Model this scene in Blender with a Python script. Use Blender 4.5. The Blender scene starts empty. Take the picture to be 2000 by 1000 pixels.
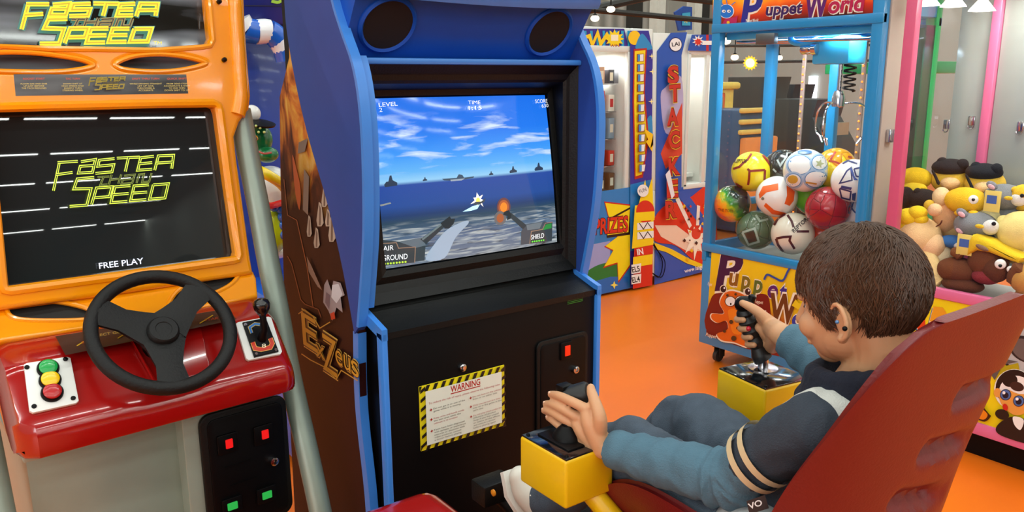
LAMP = 25.0; WIN = 110.0; SCR = 1.0
import bpy, bmesh, math, random
from mathutils import Vector, Matrix, geometry
C = bpy.context.scene.collection
random.seed(7)
V = Vector
PI = math.pi
# ---------------------------------------------------------------- camera
FOC = 1573.0                       # focal length in pixels of a 2000 x 1000 frame
CAM = V((0, 0, 1.6))
ROT = Matrix(((0.804, -0.132, 0.580), (-0.595, -0.168, 0.786), (-0.006, -0.977, -0.214)))
_ex = V((2180, -357, FOC)).normalized()
_ey = V((-1190, -337, FOC)); _ey = (_ey - _ex * _ex.dot(_ey)).normalized()
_ez = -_ex.cross(_ey)
if _ez.y > 0: _ez = -_ez
ROT = Matrix((_ex, _ey, _ez))
def ray(px, py): return ROT @ V((px - 1000, py - 500, FOC))
def onp(px, py, p, n):             # where the sight line of a photo point meets a real plane
    d = ray(px, py); n = V(n)
    return CAM + d * ((V(p) - CAM).dot(n) / d.dot(n))
def onx(px, py, x): return onp(px, py, (x, 0, 0), (1, 0, 0))
def ony(px, py, y): return onp(px, py, (0, y, 0), (0, 1, 0))
def onz(px, py, z): return onp(px, py, (0, 0, z), (0, 0, 1))
cd = bpy.data.cameras.new('camera'); cam = bpy.data.objects.new('camera', cd); C.objects.link(cam)
cd.sensor_fit = 'HORIZONTAL'; cd.sensor_width = 36; cd.lens = 36 * FOC / 2000; cd.clip_start = .02
r_, d_, f_ = ROT @ V((1, 0, 0)), ROT @ V((0, 1, 0)), ROT @ V((0, 0, 1))
cam.matrix_world = Matrix(((r_.x, -d_.x, -f_.x, CAM.x), (r_.y, -d_.y, -f_.y, CAM.y), (r_.z, -d_.z, -f_.z, CAM.z), (0, 0, 0, 1)))
bpy.context.scene.camera = cam
vs = bpy.context.scene.view_settings
vs.view_transform = 'Standard'; vs.look = 'None'; vs.gamma = 1; vs.exposure = 0.0; vs.use_curve_mapping = False
bpy.context.scene.display_settings.display_device = 'sRGB'
# ---------------------------------------------------------------- materials
MATS = {}
def lin(c):
    return tuple((x / 12.92 if x <= .04045 else ((x + .055) / 1.055) ** 2.4) for x in c)
def hexc(h): return lin(tuple(int(h[i:i + 2], 16) / 255 for i in (0, 2, 4)))
def mat(name, col, rough=.45, metal=0, coat=0, var=.12, scale=14, bump=0, spec=.5, emit=0, sss=0):
    """a Principled surface whose colour and gloss vary slightly with noise; col is an sRGB hex string"""
    if name in MATS: return MATS[name]
    m = bpy.data.materials.new(name); m.use_nodes = True; MATS[name] = m
    nt = m.node_tree; b = nt.nodes['Principled BSDF']; c = hexc(col)
    b.inputs['Roughness'].default_value = rough; b.inputs['Metallic'].default_value = metal
    b.inputs['Coat Weight'].default_value = coat; b.inputs['Coat Roughness'].default_value = .05
    b.inputs['Specular IOR Level'].default_value = spec
    b.inputs['Base Color'].default_value = (*c, 1)
    if sss:
        b.inputs['Subsurface Weight'].default_value = sss; b.inputs['Subsurface Radius'].default_value = (.01, .004, .002)
    if emit:
        b.inputs['Emission Color'].default_value = (*c, 1); b.inputs['Emission Strength'].default_value = emit
    if var:
        tc = nt.nodes.new('ShaderNodeTexCoord'); n = nt.nodes.new('ShaderNodeTexNoise')
        n.inputs['Scale'].default_value = scale; n.inputs['Detail'].default_value = 3
        nt.links.new(tc.outputs['Object'], n.inputs['Vector'])
        mx = nt.nodes.new('ShaderNodeMix'); mx.data_type = 'RGBA'
        mx.inputs[6].default_value = (*[x * (1 - var) for x in c], 1); mx.inputs[7].default_value = (*[min(1, x * (1 + var)) for x in c], 1)
        nt.links.new(n.outputs['Fac'], mx.inputs[0]); nt.links.new(mx.outputs[2], b.inputs['Base Color'])
        if bump:
            bp = nt.nodes.new('ShaderNodeBump'); bp.inputs['Strength'].default_value = bump; bp.inputs['Distance'].default_value = .004
            n2 = nt.nodes.new('ShaderNodeTexNoise'); n2.inputs['Scale'].default_value = scale * 12
            nt.links.new(tc.outputs['Object'], n2.inputs['Vector'])
            nt.links.new(n2.outputs['Fac'], bp.inputs['Height']); nt.links.new(bp.outputs['Normal'], b.inputs['Normal'])
    return m
def ink(col, rough=.35): return mat('print ' + col, col, rough, var=.03, scale=30)
def glow(col, s=1.0):      # a lit phosphor, lamp or diode
    return mat('lit %s %.2f' % (col, s), col, .3, var=0, emit=s)
def glass_mat(name, tint=(1, 1, 1), refl=1.0):
    m = bpy.data.materials.new(name); m.use_nodes = True; nt = m.node_tree; nt.nodes.clear()
    o = nt.nodes.new('ShaderNodeOutputMaterial'); mix = nt.nodes.new('ShaderNodeMixShader'); fr = nt.nodes.new('ShaderNodeFresnel')
    t = nt.nodes.new('ShaderNodeBsdfTransparent'); g = nt.nodes.new('ShaderNodeBsdfGlossy')
    t.inputs['Color'].default_value = (*tint, 1); g.inputs['Roughness'].default_value = .02; g.inputs['Color'].default_value = (refl, refl, refl, 1)
    fr.inputs['IOR'].default_value = 1.35
    ge = nt.nodes.new('ShaderNodeNewGeometry'); ft = nt.nodes.new('ShaderNodeMath'); ft.operation = 'SUBTRACT'; ft.inputs[0].default_value = 1; mu = nt.nodes.new('ShaderNodeMath'); mu.operation = 'MULTIPLY'
    nt.links.new(ge.outputs['Backfacing'], ft.inputs[1]); nt.links.new(ft.outputs[0], mu.inputs[0]); nt.links.new(fr.outputs[0], mu.inputs[1]); nt.links.new(mu.outputs[0], mix.inputs[0]); nt.links.new(t.outputs[0], mix.inputs[1]); nt.links.new(g.outputs[0], mix.inputs[2]); nt.links.new(mix.outputs[0], o.inputs[0])
    return m
# ---------------------------------------------------------------- objects
def tag(o, label=None, cat=None, group=None, kind=None):
    if label: o['label'] = label
    if cat: o['category'] = cat
    if group: o['group'] = group
    if kind: o['kind'] = kind
    return o
WM = {}
def thing(name, label, cat, loc=(0, 0, 0), rz=0, group=None):
    o = bpy.data.objects.new(name, None); o.empty_display_size = .05; C.objects.link(o)
    o.location = loc; o.rotation_euler = (0, 0, rz)
    WM[o] = Matrix.Translation(V(loc)) @ Matrix.Rotation(rz, 4, 'Z')
    return tag(o, label, cat, group)
def adopt(o, parent):
    o.parent = parent
    o.matrix_parent_inverse = WM.get(parent, Matrix.Identity(4)).inverted()
    WM.setdefault(o, Matrix.Identity(4))
def mesh_obj(name, me, mats, parent=None, smooth=True, angle=40):
    o = bpy.data.objects.new(name, me); C.objects.link(o)
    for m in (mats if isinstance(mats, (list, tuple)) else [mats]): me.materials.append(m)
    if smooth:
        me.polygons.foreach_set('use_smooth', [True] * len(me.polygons))
        try: me.set_sharp_from_angle(angle=math.radians(angle))
        except Exception: pass
    if parent is not None: adopt(o, parent)
    return o
class MB:
    """collects shapes into one mesh"""
    def __init__(s): s.bm = bmesh.new(); s.mi = 0
    def _new(s, faces):
        for f in faces: f.material_index = s.mi
    def box(s, lo, hi, bev=0, seg=2, M=None):
        lo, hi = V(lo), V(hi); ce = (lo + hi) / 2; sz = hi - lo
        r = bmesh.ops.create_cube(s.bm, size=1, matrix=Matrix.Translation(ce) @ Matrix.Diagonal((*sz, 1)))
        vs_ = r['verts']; fs = list({f for v in vs_ for f in v.link_faces}); s._new(fs)
        if bev:
            es = list({e for v in vs_ for e in v.link_edges})
            rr = bmesh.ops.bevel(s.bm, geom=es, offset=bev, segments=seg, affect='EDGES', profile=.5); s._new(rr['faces'])
            vs_ = list({v for f in rr['faces'] for v in f.verts} | {v for v in vs_ if v.is_valid})
        if M is not None: bmesh.ops.transform(s.bm, matrix=M, verts=[v for v in vs_ if v.is_valid])
        return s
    def prism(s, pts, ext, bev=0, seg=2):
        """a polygon of 3-D points pushed along ext"""
        ext = V(ext); a = [s.bm.verts.new(V(p)) for p in pts]; b = [s.bm.verts.new(V(p) + ext) for p in pts]; n = len(a)
        fs = [s.bm.faces.new(a), s.bm.faces.new(b[::-1])]
        for i in range(n): fs.append(s.bm.faces.new((a[i], b[i], b[(i + 1) % n], a[(i + 1) % n])))
        bmesh.ops.recalc_face_normals(s.bm, faces=fs); s._new(fs)
        if bev:
            es = list({e for f in fs[:2] for e in f.edges})
            rr = bmesh.ops.bevel(s.bm, geom=es, offset=bev, segments=seg, affect='EDGES', profile=.5); s._new(rr['faces'])
        return s
    def tube(s, path, rad, n=12, cap=True, closed=False):
        path = [V(p) for p in path]; m = len(path)
        rad = rad if isinstance(rad, (list, tuple)) else [rad] * m
        rings = []; up = None
        for i, p in enumerate(path):
            a = path[(i - 1) % m] if (i or closed) else p; b = path[(i + 1) % m] if (i < m - 1 or closed) else p
            t = (b - a).normalized()
            if up is None:
                up = t.orthogonal().normalized()
            up = (up - t * up.dot(t)); up = up.normalized() if up.length > 1e-6 else t.orthogonal().normalized()
            sd = t.cross(up)
            rings.append([s.bm.verts.new(p + (up * math.cos(k * 2 * PI / n) + sd * math.sin(k * 2 * PI / n)) * rad[i]) for k in range(n)])
        fs = []
        for i in range(m if closed else m - 1):
            A, B = rings[i], rings[(i + 1) % m]
            off = 0
            if closed and i == m - 1:
                off = min(range(n), key=lambda q: (A[0].co - B[q].co).length)
            for k in range(n): fs.append(s.bm.faces.new((A[k], A[(k + 1) % n], B[(k + 1 + off) % n], B[(k + off) % n])))
        if cap and not closed:
            fs.append(s.bm.faces.new(rings[0][::-1])); fs.append(s.bm.faces.new(rings[-1]))
        bmesh.ops.recalc_face_normals(s.bm, faces=fs); s._new(fs); return s
    def lathe(s, prof, at=(0, 0, 0), axis=(0, 0, 1), n=24):
        """prof: (radius, height) pairs turned about axis"""
        ax = V(axis).normalized(); u = ax.orthogonal().normalized(); w = ax.cross(u); at = V(at); rings = []
        for r, h in prof:
            rings.append([s.bm.verts.new(at + ax * h + (u * math.cos(k * 2 * PI / n) + w * math.sin(k * 2 * PI / n)) * max(r, 1e-4)) for k in range(n)])
        fs = []
        for A, B in zip(rings, rings[1:]):
            for k in range(n): fs.append(s.bm.faces.new((A[k], A[(k + 1) % n], B[(k + 1) % n], B[k])))
        fs.append(s.bm.faces.new(rings[0][::-1])); fs.append(s.bm.faces.new(rings[-1]))
        bmesh.ops.recalc_face_normals(s.bm, faces=fs); s._new(fs); return s
    def ball(s, at, r, u=20, v=12, scale=(1, 1, 1), rot=None):
        M = Matrix.Translation(V(at)) @ (rot.to_4x4() if rot is not None else Matrix.Identity(4)) @ Matrix.Diagonal((r * scale[0], r * scale[1], r * scale[2], 1))
        q = bmesh.ops.create_uvsphere(s.bm, u_segments=u, v_segments=v, radius=1, matrix=M)
        s._new({f for w in q['verts'] for f in w.link_faces}); return s
    def grid(s, rows, closed=False):
        """rows of 3-D points joined into a sheet"""
        R = [[s.bm.verts.new(V(p)) for p in r] for r in rows]; fs = []
        for A, B in zip(R, R[1:]):
            n = len(A)
            for k in range(n if closed else n - 1): fs.append(s.bm.faces.new((A[k], A[(k + 1) % n], B[(k + 1) % n], B[k])))
        s._new(fs); return s
    def solid(s, rows, th):
        """a sheet of rows of points with thickness th along its normals"""
        q = bmesh.new(); R = [[q.verts.new(V(p)) for p in r] for r in rows]
        for A, B in zip(R, R[1:]):
            for k in range(len(A) - 1): q.faces.new((A[k], A[k + 1], B[k + 1], B[k]))
        q.normal_update(); bmesh.ops.solidify(q, geom=q.faces[:], thickness=th)
        me = bpy.data.meshes.new('t'); q.to_mesh(me); q.free()
        for p in me.polygons: p.material_index = s.mi
        s.bm.from_mesh(me); bpy.data.meshes.remove(me); return s
    def build(s, name, mats, parent=None, smooth=True, angle=40, recalc=False):
        if recalc: bmesh.ops.recalc_face_normals(s.bm, faces=s.bm.faces[:])
        me = bpy.data.meshes.new(name); s.bm.to_mesh(me); s.bm.free()
        return mesh_obj(name, me, mats, parent, smooth, angle)
def plate(name, outer, holes, to3d, depth, bev, mats, parent, seg=3):
    """a flat moulding: a smooth outline with holes, given as plane points, thickness depth, rounded rims"""
    cu = bpy.data.curves.new('c', 'CURVE'); cu.dimensions = '2D'; cu.fill_mode = 'BOTH'
    cu.extrude = max(depth / 2 - bev, .0001); cu.bevel_depth = bev; cu.bevel_resolution = seg; cu.offset = -bev
    for pts in [outer] + holes:
        sp = cu.splines.new('POLY'); sp.points.add(len(pts) - 1); sp.use_cyclic_u = True
        for p, q in zip(sp.points, pts): p.co = (q[0], q[1], 0, 1)
    o = bpy.data.objects.new('c', cu); C.objects.link(o)
    dg = bpy.context.evaluated_depsgraph_get(); me = bpy.data.meshes.new_from_object(o.evaluated_get(dg))
    bpy.data.objects.remove(o); bpy.data.curves.remove(cu)
    for v in me.vertices: v.co = to3d(v.co.x, v.co.y, v.co.z)
    me.materials.clear()
    return mesh_obj(name, me, mats, parent)
def smooth_poly(pts, n=6):
    """closed Catmull-Rom through points"""
    out = []; m = len(pts)
    for i in range(m):
        p0, p1, p2, p3 = (V(pts[(i + k - 1) % m]) for k in range(4))
        for j in range(n):
            t = j / n
            out.append(.5 * ((2 * p1) + (p2 - p0) * t + (2 * p0 - 5 * p1 + 4 * p2 - p3) * t * t + (3 * p1 - p0 - 3 * p2 + p3) * t ** 3))
    return out
def smooth_path(pts, n=6):
    out = []; m = len(pts)
    for i in range(m - 1):
        p0, p1, p2, p3 = V(pts[max(i - 1, 0)]), V(pts[i]), V(pts[i + 1]), V(pts[min(i + 2, m - 1)])
        for j in range(n):
            t = j / n
            out.append(.5 * ((2 * p1) + (p2 - p0) * t + (2 * p0 - 5 * p1 + 4 * p2 - p3) * t * t + (3 * p1 - p0 - 3 * p2 + p3) * t ** 3))
    out.append(V(pts[-1])); return out
def rrect(x0, y0, x1, y1, r, n=5):
    out = []
    for cx, cy, a in ((x1 - r, y1 - r, 0), (x0 + r, y1 - r, 90), (x0 + r, y0 + r, 180), (x1 - r, y0 + r, 270)):
        for k in range(n + 1):
            t = math.radians(a + 90 * k / n); out.append((cx + r * math.cos(t), cy + r * math.sin(t)))
    return out
# ---------------------------------------------------------------- flat artwork
_glyphs = {}
def glyph_mesh(s, shear=0, bold=0):
    key = (s, shear, bold)
    if key in _glyphs: return _glyphs[key]
    cu = bpy.data.curves.new('t', 'FONT'); cu.body = s; cu.shear = shear; cu.offset = bold; cu.resolution_u = 3
    o = bpy.data.objects.new('t', cu); C.objects.link(o)
    dg = bpy.context.evaluated_depsgraph_get(); me = bpy.data.meshes.new_from_object(o.evaluated_get(dg))
    vs_ = [(v.co.x, v.co.y) for v in me.vertices]; fs = [tuple(p.vertices) for p in me.polygons]
    bpy.data.objects.remove(o); bpy.data.curves.remove(cu); bpy.data.meshes.remove(me)
    x0, x1 = min(v[0] for v in vs_), max(v[0] for v in vs_); b0, b1 = 0.0, .729
    vs_ = [((x - x0) / (x1 - x0), (y - b0) / (b1 - b0)) for x, y in vs_]
    _glyphs[key] = (vs_, fs); return vs_, fs
class Art:
    """printed or lit artwork: flat shapes in photo points laid on a real surface, one mesh"""
    def __init__(s, surf, step=.00018, sub=0):
        s.surf = surf; s.step = step; s.k = 0; s.sub = sub; s.v = []; s.f = []; s.mi = []; s.mats = []
    def m(s, mt):
        if isinstance(mt, str): mt = ink(mt)
        if mt not in s.mats: s.mats.append(mt)
        return s.mats.index(mt)
    def tris(s, pts, tris, mt, layer=None):
        s.k += 1; lay = (s.k if layer is None else layer) * s.step; mi = s.m(mt)
        pts = [V((p[0], p[1])) for p in pts]; tris = [tuple(t) for t in tris]
        if s.sub:
            todo = [tuple(pts[i] for i in t) for t in tris]; pts = []; tris = []
            while todo:
                t = todo.pop(); L = [(t[i] - t[(i + 1) % 3]).length for i in range(3)]; j = L.index(max(L))
                if L[j] > s.sub:
                    a, b, c = t[j], t[(j + 1) % 3], t[(j + 2) % 3]; mid = (a + b) / 2; todo += [(a, mid, c), (mid, b, c)]
                else:
                    n = len(pts); pts += list(t); tris.append((n, n + 1, n + 2))
        n = len(s.v)
        s.v += [s.surf(p.x, p.y, lay) for p in pts]
        for t in tris: s.f.append(tuple(n + i for i in t)); s.mi.append(mi)
        return s
    def poly(s, pts, mt, layer=None):
        tr = geometry.tessellate_polygon([[V((p[0], p[1], 0)) for p in pts]])
        return s.tris(pts, tr, mt, layer)
    def smooth(s, pts, mt, n=5): return s.poly(smooth_poly([(p[0], p[1]) for p in pts], n), mt)
    def ell(s, x, y, rx, ry, mt, rot=0, n=28):
        c, d = math.cos(rot), math.sin(rot)
        return s.poly([(x + rx * math.cos(a) * c - ry * math.sin(a) * d, y + rx * math.cos(a) * d + ry * math.sin(a) * c) for a in [2 * PI * k / n for k in range(n)]], mt)
    def star(s, x, y, r0, r1, n, mt, rot=0, jit=0, sx=1, sy=1):
        rn = random.Random(int(x * 7 + y))
        pts = []
        for k in range(2 * n):
            r = (r0 if k % 2 == 0 else r1) * (1 + jit * (rn.random() - .5)); a = rot + PI * k / n
            pts.append((x + r * math.cos(a) * sx, y + r * math.sin(a) * sy))
        return s.poly(pts, mt)
    def stroke(s, pts, w, mt, closed=False):
        P = [V((p[0], p[1])) for p in pts]; m = len(P); L, R = [], []
        for i in range(m):
            a = P[i - 1] if (i or closed) else None; b = P[(i + 1) % m] if (i < m - 1 or closed) else None
            d1 = (P[i] - a).normalized() if a is not None and (P[i] - a).length > 1e-6 else None
            d2 = (b - P[i]).normalized() if b is not None and (b - P[i]).length > 1e-6 else None
            d1 = d1 or d2; d2 = d2 or d1
            n1 = V((-d1.y, d1.x)); n2 = V((-d2.y, d2.x)); nn = (n1 + n2)
            nn = nn.normalized() if nn.length > .2 else n1
            k = w / 2 / max(nn.dot(n1), .45)
            L.append(P[i] + nn * k); R.append(P[i] - nn * k)
        n = len(L); tr = []
        for i in range(n if closed else n - 1):
            j = (i + 1) % n; tr += [(i, j, n + j), (i, n + j, n + i)]
        return s.tris(L + R, tr, mt)
    def text(s, t, p0, p1, h, mt, shear=0, bold=0, up=None, outline=None, ow=.03):
        p0, p1 = V(p0), V(p1); d = p1 - p0
        up = V(up).normalized() if up else V((d.y, -d.x)).normalized()
        if outline:
            vs_, fs = glyph_mesh(t, shear, ow)
            s.tris([p0 + d * u + up * (h * v) for u, v in vs_], [x for f in fs for x in ([f] if len(f) == 3 else [(f[0], f[i], f[i + 1]) for i in range(1, len(f) - 1)])], outline)
        vs_, fs = glyph_mesh(t, shear, bold)
        return s.tris([p0 + d * u + up * (h * v) for u, v in vs_], [x for f in fs for x in ([f] if len(f) == 3 else [(f[0], f[i], f[i + 1]) for i in range(1, len(f) - 1)])], mt)
    def build(s, name, parent):
        me = bpy.data.meshes.new(name); me.from_pydata([tuple(p) for p in s.v], [], s.f)
        me.polygons.foreach_set('material_index', s.mi)
        return mesh_obj(name, me, s.mats, parent, smooth=False)
def plane_surf(p, n, flip=False):
    p, n = V(p), V(n).normalized()
    if n.dot(CAM - p) < 0: n = -n
    return lambda px, py, lay=0: onp(px, py, p, n) + n * (lay + .0006)
# ================================================================ the hall
def struct(name, mb, m): return tag(mb.build(name, m, None, smooth=False), kind='structure')
M_floor = mat('orange floor', 'E26C10', .38, var=.06, scale=3, bump=.05)
b = MB(); b.box((-14, -46, -.1), (14, 13, 0)); struct('floor', b, M_floor)
def ribbed_wall_mat():
    m = mat('grey metal cladding', '8E938E', .5, metal=.2, var=0); nt = m.node_tree; bs = nt.nodes['Principled BSDF']
    tc = nt.nodes.new('ShaderNodeTexCoord'); w = nt.nodes.new('ShaderNodeTexWave'); w.wave_type = 'BANDS'; w.bands_direction = 'X'; w.inputs['Scale'].default_value = .9
    w2 = nt.nodes.new('ShaderNodeVectorMath'); w2.operation = 'MULTIPLY_ADD'; w2.inputs[1].default_value = (1, 1, 0)
    nt.links.new(tc.outputs['Object'], w.inputs['Vector'])
    bp = nt.nodes.new('ShaderNodeBump'); bp.inputs['Strength'].default_value = .8; bp.inputs['Distance'].default_value = .05
    nt.links.new(w.outputs['Fac'], bp.inputs['Height']); nt.links.new(bp.outputs['Normal'], bs.inputs['Normal'])
    r = nt.nodes.new('ShaderNodeValToRGB'); r.color_ramp.elements[0].color = (.30, .33, .30, 1); r.color_ramp.elements[1].color = (.46, .49, .45, 1)
    nt.links.new(w.outputs['Fac'], r.inputs[0]); nt.links.new(r.outputs[0], bs.inputs['Base Color']); return m
M_clad = ribbed_wall_mat()
M_dark = mat('hall dark paint', '4A4C4C', .7)
b = MB(); b.box((-14, 12.8, 0), (14, 13, 9)); struct('wall_back', b, M_clad)
b = MB(); b.box((13.8, -46, 0), (14, 13, 9)); struct('wall_right', b, M_clad)
b = MB(); b.box((-14, -46, 0), (-13.8, 13, 9)); struct('wall_left', b, M_clad)
b = MB(); b.box((-14, -46, 0), (14, -45.8, 9)); struct('wall_front', b, M_dark)
b = MB(); b.box((-14, -46, 8.9), (14, 13, 9)); struct('ceiling', b, mat('hall roof', '55585A', .8))
# ceiling battens: rows of fluorescent tubes running across the hall
M_tube = glow('F2FFF4', 14)
def area(name, loc, sx, sy, power, col=(1, 1, 1), rot=(0, 0, 0)):
    l = bpy.data.lights.new(name, 'AREA'); l.shape = 'RECTANGLE'; l.size = sx; l.size_y = sy; l.energy = power; l.color = col
    o = bpy.data.objects.new(name, l); C.objects.link(o); o.location = loc; o.rotation_euler = rot; return o
for j, y in enumerate((11, 7.4, 3.8, .4, -3.2, -6.8, -10.4, -13, -15.6, -18.2, -21.5, -25, -29, -33)):
    for i in range(13):
        area('fluorescent_lamp', (-13 + 2.1 * i + (.7 if j % 2 else 0), y, 8.2), 1.75, .11, LAMP * (1.65 if y > -14 else 1.3), (.93, 1, .95))
for y in (-10, -6, -2): area('daylight_fill', (-13.7, y, 3.6), 3.4, 3.2, WIN * 1.9, (.88, .95, 1), (0, math.radians(-90), 0))  # area lights added on the unseen left wall as cool frontal fill
M_wf = mat('added window frame paint', 'C8CCC8', .5)
for y in (-10, -6, -2):  # made-up window frames dressing those fill lights
    b = MB()
    for lo_, hi_ in (((-13.8, y - 1.8, 1.9), (-13.6, y + 1.8, 2.0)), ((-13.8, y - 1.8, 5.2), (-13.6, y + 1.8, 5.3)), ((-13.8, y - 1.8, 2.0), (-13.6, y - 1.7, 5.2)), ((-13.8, y + 1.7, 2.0), (-13.6, y + 1.8, 5.2)), ((-13.8, y - .04, 2.0), (-13.6, y + .04, 5.2))): b.box(lo_, hi_)
    tag(b.build('fill_window', M_wf, None, smooth=False), kind='structure')
w = bpy.data.worlds.new('world'); bpy.context.scene.world = w; w.use_nodes = True
w.node_tree.nodes['Background'].inputs[0].default_value = (.8, .9, 1, 1); w.node_tree.nodes['Background'].inputs[1].default_value = .2

for k, (px0, px1, py0, py1) in enumerate(((1579, 1597, 148, 192), (1684, 1712, 120, 300))):
    a_, c_ = onx(px0, py1, 13.78), onx(px1, py0, 13.78)
    b = MB(); b.box((13.74, min(a_.y, c_.y), a_.z), (13.8, max(a_.y, c_.y), c_.z)); tag(b.build('window_1', glow('F0F6FF', 1.6), None, smooth=False), kind='structure')
# ================================================================ gun game cabinet
M_black = mat('black laminate', '040405', .45, var=.2, spec=.18)
M_blackmat = mat('black moulding', '070807', .5, var=.2, bump=.2, spec=.3)
M_blue = mat('blue gloss paint', '1450B8', .45, coat=0, var=.06, spec=.2)
M_bluewing = mat('dark blue laminate', '2A4894', .5, var=.08, spec=.25)
M_bluetrim = mat('light blue trim', '3C84DC', .32, var=.05)
M_chrome = mat('chrome', 'C8C8CC', .15, metal=1, var=.05)
XO, XI, YF = .865, .90, 1.77
XR = 1.625
ez = thing('gun_game_cabinet', 'tall blue and black shooting game cabinet showing a sea battle screen', 'arcade machine', (1.26, 2.1, 0))
b = MB()
b.box((.892, 1.87, .02), (1.632, 2.42, .97)); b.box((.905, YF, .03), (1.62, 1.87, .965), .004)
b.box((.892, 2.02, .97), (1.632, 2.30, 1.9)); b.box((.90, 1.95, .97), (1.625, 2.05, 1.06))
b.build('cabinet_body', M_black, ez)
# sloped ledge under the screen
b = MB(); b.prism([(.905, YF - .004, .955), (.905, YF - .004, .972), (.905, 1.865, 1.003), (.905, 1.88, 1.02), (.905, 1.925, 1.085), (.905, 1.96, 1.085), (.905, 1.96, .955)], (.716, 0, 0), .004); b.build('ledge', M_blackmat, ez)
# art side board
def yz(pts, x): return [onx(px, py, x) for px, py in pts]
side = yz([(565, 112), (546, 190), (548, 350), (556, 600), (562, 740)], .872)
s_pts = [(p.y, p.z) for p in side]
prof = s_pts + [(2.43, .0), (1.83, .0), (1.835, .3), (1.84, .5), (1.872, .72), (1.862, .93), (1.83, 1.2), (1.83, 1.5), (1.88, 1.7), (1.97, 1.85), (2.2, 1.85)]
def side_mat():
    m = bpy.data.materials.new('flame side print'); m.use_nodes = True; nt = m.node_tree; bs = nt.nodes['Principled BSDF']; bs.inputs['Roughness'].default_value = .4; bs.inputs['Specular IOR Level'].default_value = .1
    N = nt.nodes.new; L = nt.links.new
    tc = N('ShaderNodeTexCoord'); sp = N('ShaderNodeSeparateXYZ'); L(tc.outputs['Object'], sp.inputs[0])
    mp = N('ShaderNodeMapping'); mp.inputs['Scale'].default_value = (1, 7, 4.2); L(tc.outputs['Object'], mp.inputs[0])
    n = N('ShaderNodeTexNoise'); n.inputs['Scale'].default_value = 1.3; n.inputs['Detail'].default_value = 5; n.inputs['Distortion'].default_value = 1.2; L(mp.outputs[0], n.inputs['Vector'])
    fl = N('ShaderNodeValToRGB'); e = fl.color_ramp.elements
    e[0].position = .3; e[0].color = (.03, .012, .01, 1); e[1].position = .75; e[1].color = (.75, .5, .22, 1)
    for p, c in ((.42, (.25, .06, .015, 1)), (.52, (.65, .2, .03, 1)), (.62, (.75, .42, .06, 1))): q = e.new(p); q.color = c
    L(n.outputs['Fac'], fl.inputs[0])
    dk = N('ShaderNodeValToRGB'); e = dk.color_ramp.elements; e[0].position = .35; e[0].color = (.02, .008, .006, 1); e[1].position = .7; e[1].color = (.03, .011, .008, 1); L(n.outputs['Fac'], dk.inputs[0])
    mr = N('ShaderNodeMapRange'); mr.inputs[1].default_value = 1.20; mr.inputs[2].default_value = 1.44; L(sp.outputs[2], mr.inputs[0])
    ad = N('ShaderNodeMath'); ad.operation = 'MULTIPLY_ADD'; ad.inputs[1].default_value = .7; L(n.outputs['Fac'], ad.inputs[0]); 
    sb = N('ShaderNodeMath'); sb.operation = 'SUBTRACT'; sb.use_clamp = True; sb.inputs[1].default_value = .52; L(mr.outputs[0], ad.inputs[2]); L(ad.outputs[0], sb.inputs[0])
    mr2 = N('ShaderNodeMapRange'); mr2.inputs[1].default_value = .80; mr2.inputs[2].default_value = .98; L(sp.outputs[2], mr2.inputs[0])
    lo = N('ShaderNodeMix'); lo.data_type = 'RGBA'; lo.inputs[6].default_value = (.026, .006, .006, 1); L(mr2.outputs[0], lo.inputs[0]); L(dk.outputs[0], lo.inputs[7])
    mx = N('ShaderNodeMix'); mx.data_type = 'RGBA'; L(sb.outputs[0], mx.inputs[0]); L(lo.outputs[2], mx.inputs[6]); L(fl.outputs[0], mx.inputs[7])
    L(mx.outputs[2], bs.inputs['Base Color']); return m
M_side = side_mat()
b = MB(); b.prism([(.872, y, z) for y, z in prof], (.02, 0, 0)); sp_ = b.build('side_panel', M_side, ez, smooth=False)
b = MB(); b.prism([(1.632, y, z) for y, z in prof], (.02, 0, 0)); b.build('side_panel', M_bluewing, ez, smooth=False)
for x in (.870, 1.631):
    b = MB()
    fr = smooth_path([(x, y, z) for y, z in ((1.827, .02), (1.832, .3), (1.838, .5), (1.869, .74), (1.858, .955))], 6)
    b.grid([[p, p + V((.024, 0, 0))] for p in fr]); b.grid([[p, p + V((0, .03, 0))] for p in fr])
    b.build('edge_trim', M_bluetrim, ez)
# robot, blades and cracks printed on the side board
A = Art(plane_surf((.8715, 0, 0), (1, 0, 0)))
A.stroke([(555, 350), (562, 420), (580, 430), (600, 520), (612, 600)], 1.6, '8A4A2A')
A.stroke([(562, 500), (570, 515), (588, 585), (596, 594)], 1.6, '6A3424'); A.stroke([(596, 594), (622, 604), (628, 620)], 1.6, '6A3424')
A.smooth([(572, 302), (580, 330), (588, 370), (586, 410), (578, 380), (574, 340)], 'B04A12')
for x, y, w, h in ((626, 440, 7, 46), (642, 440, 6, 32), (620, 482, 6, 38), (650, 470, 7, 50), (606, 460, 5, 40), (636, 402, 6, 40)):
    A.poly([(x - w, y - h * .2), (x - w * .3, y - h), (x + w * .4, y - h * .9), (x + w, y - h * .1), (x + w * .4, y + 2), (x - w * .7, y + 2)], 'A89C8C')
    A.poly([(x - w * .2, y - h * .9), (x + w * .3, y - h * .7), (x + w * .2, y), (x - w * .3, y)], '5C5046')
for p in ([(596, 330), (606, 345), (604, 420), (594, 410)], [(614, 255), (625, 252), (626, 300), (612, 296)], [(586, 278), (604, 270), (598, 296), (584, 300)]): A.poly(p, '6E6258')
A.poly([(636, 556), (642, 545), (650, 568), (654, 548), (668, 552), (676, 576), (668, 580), (672, 610), (660, 600), (652, 626), (644, 606), (634, 590)], '8E8C92')
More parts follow.
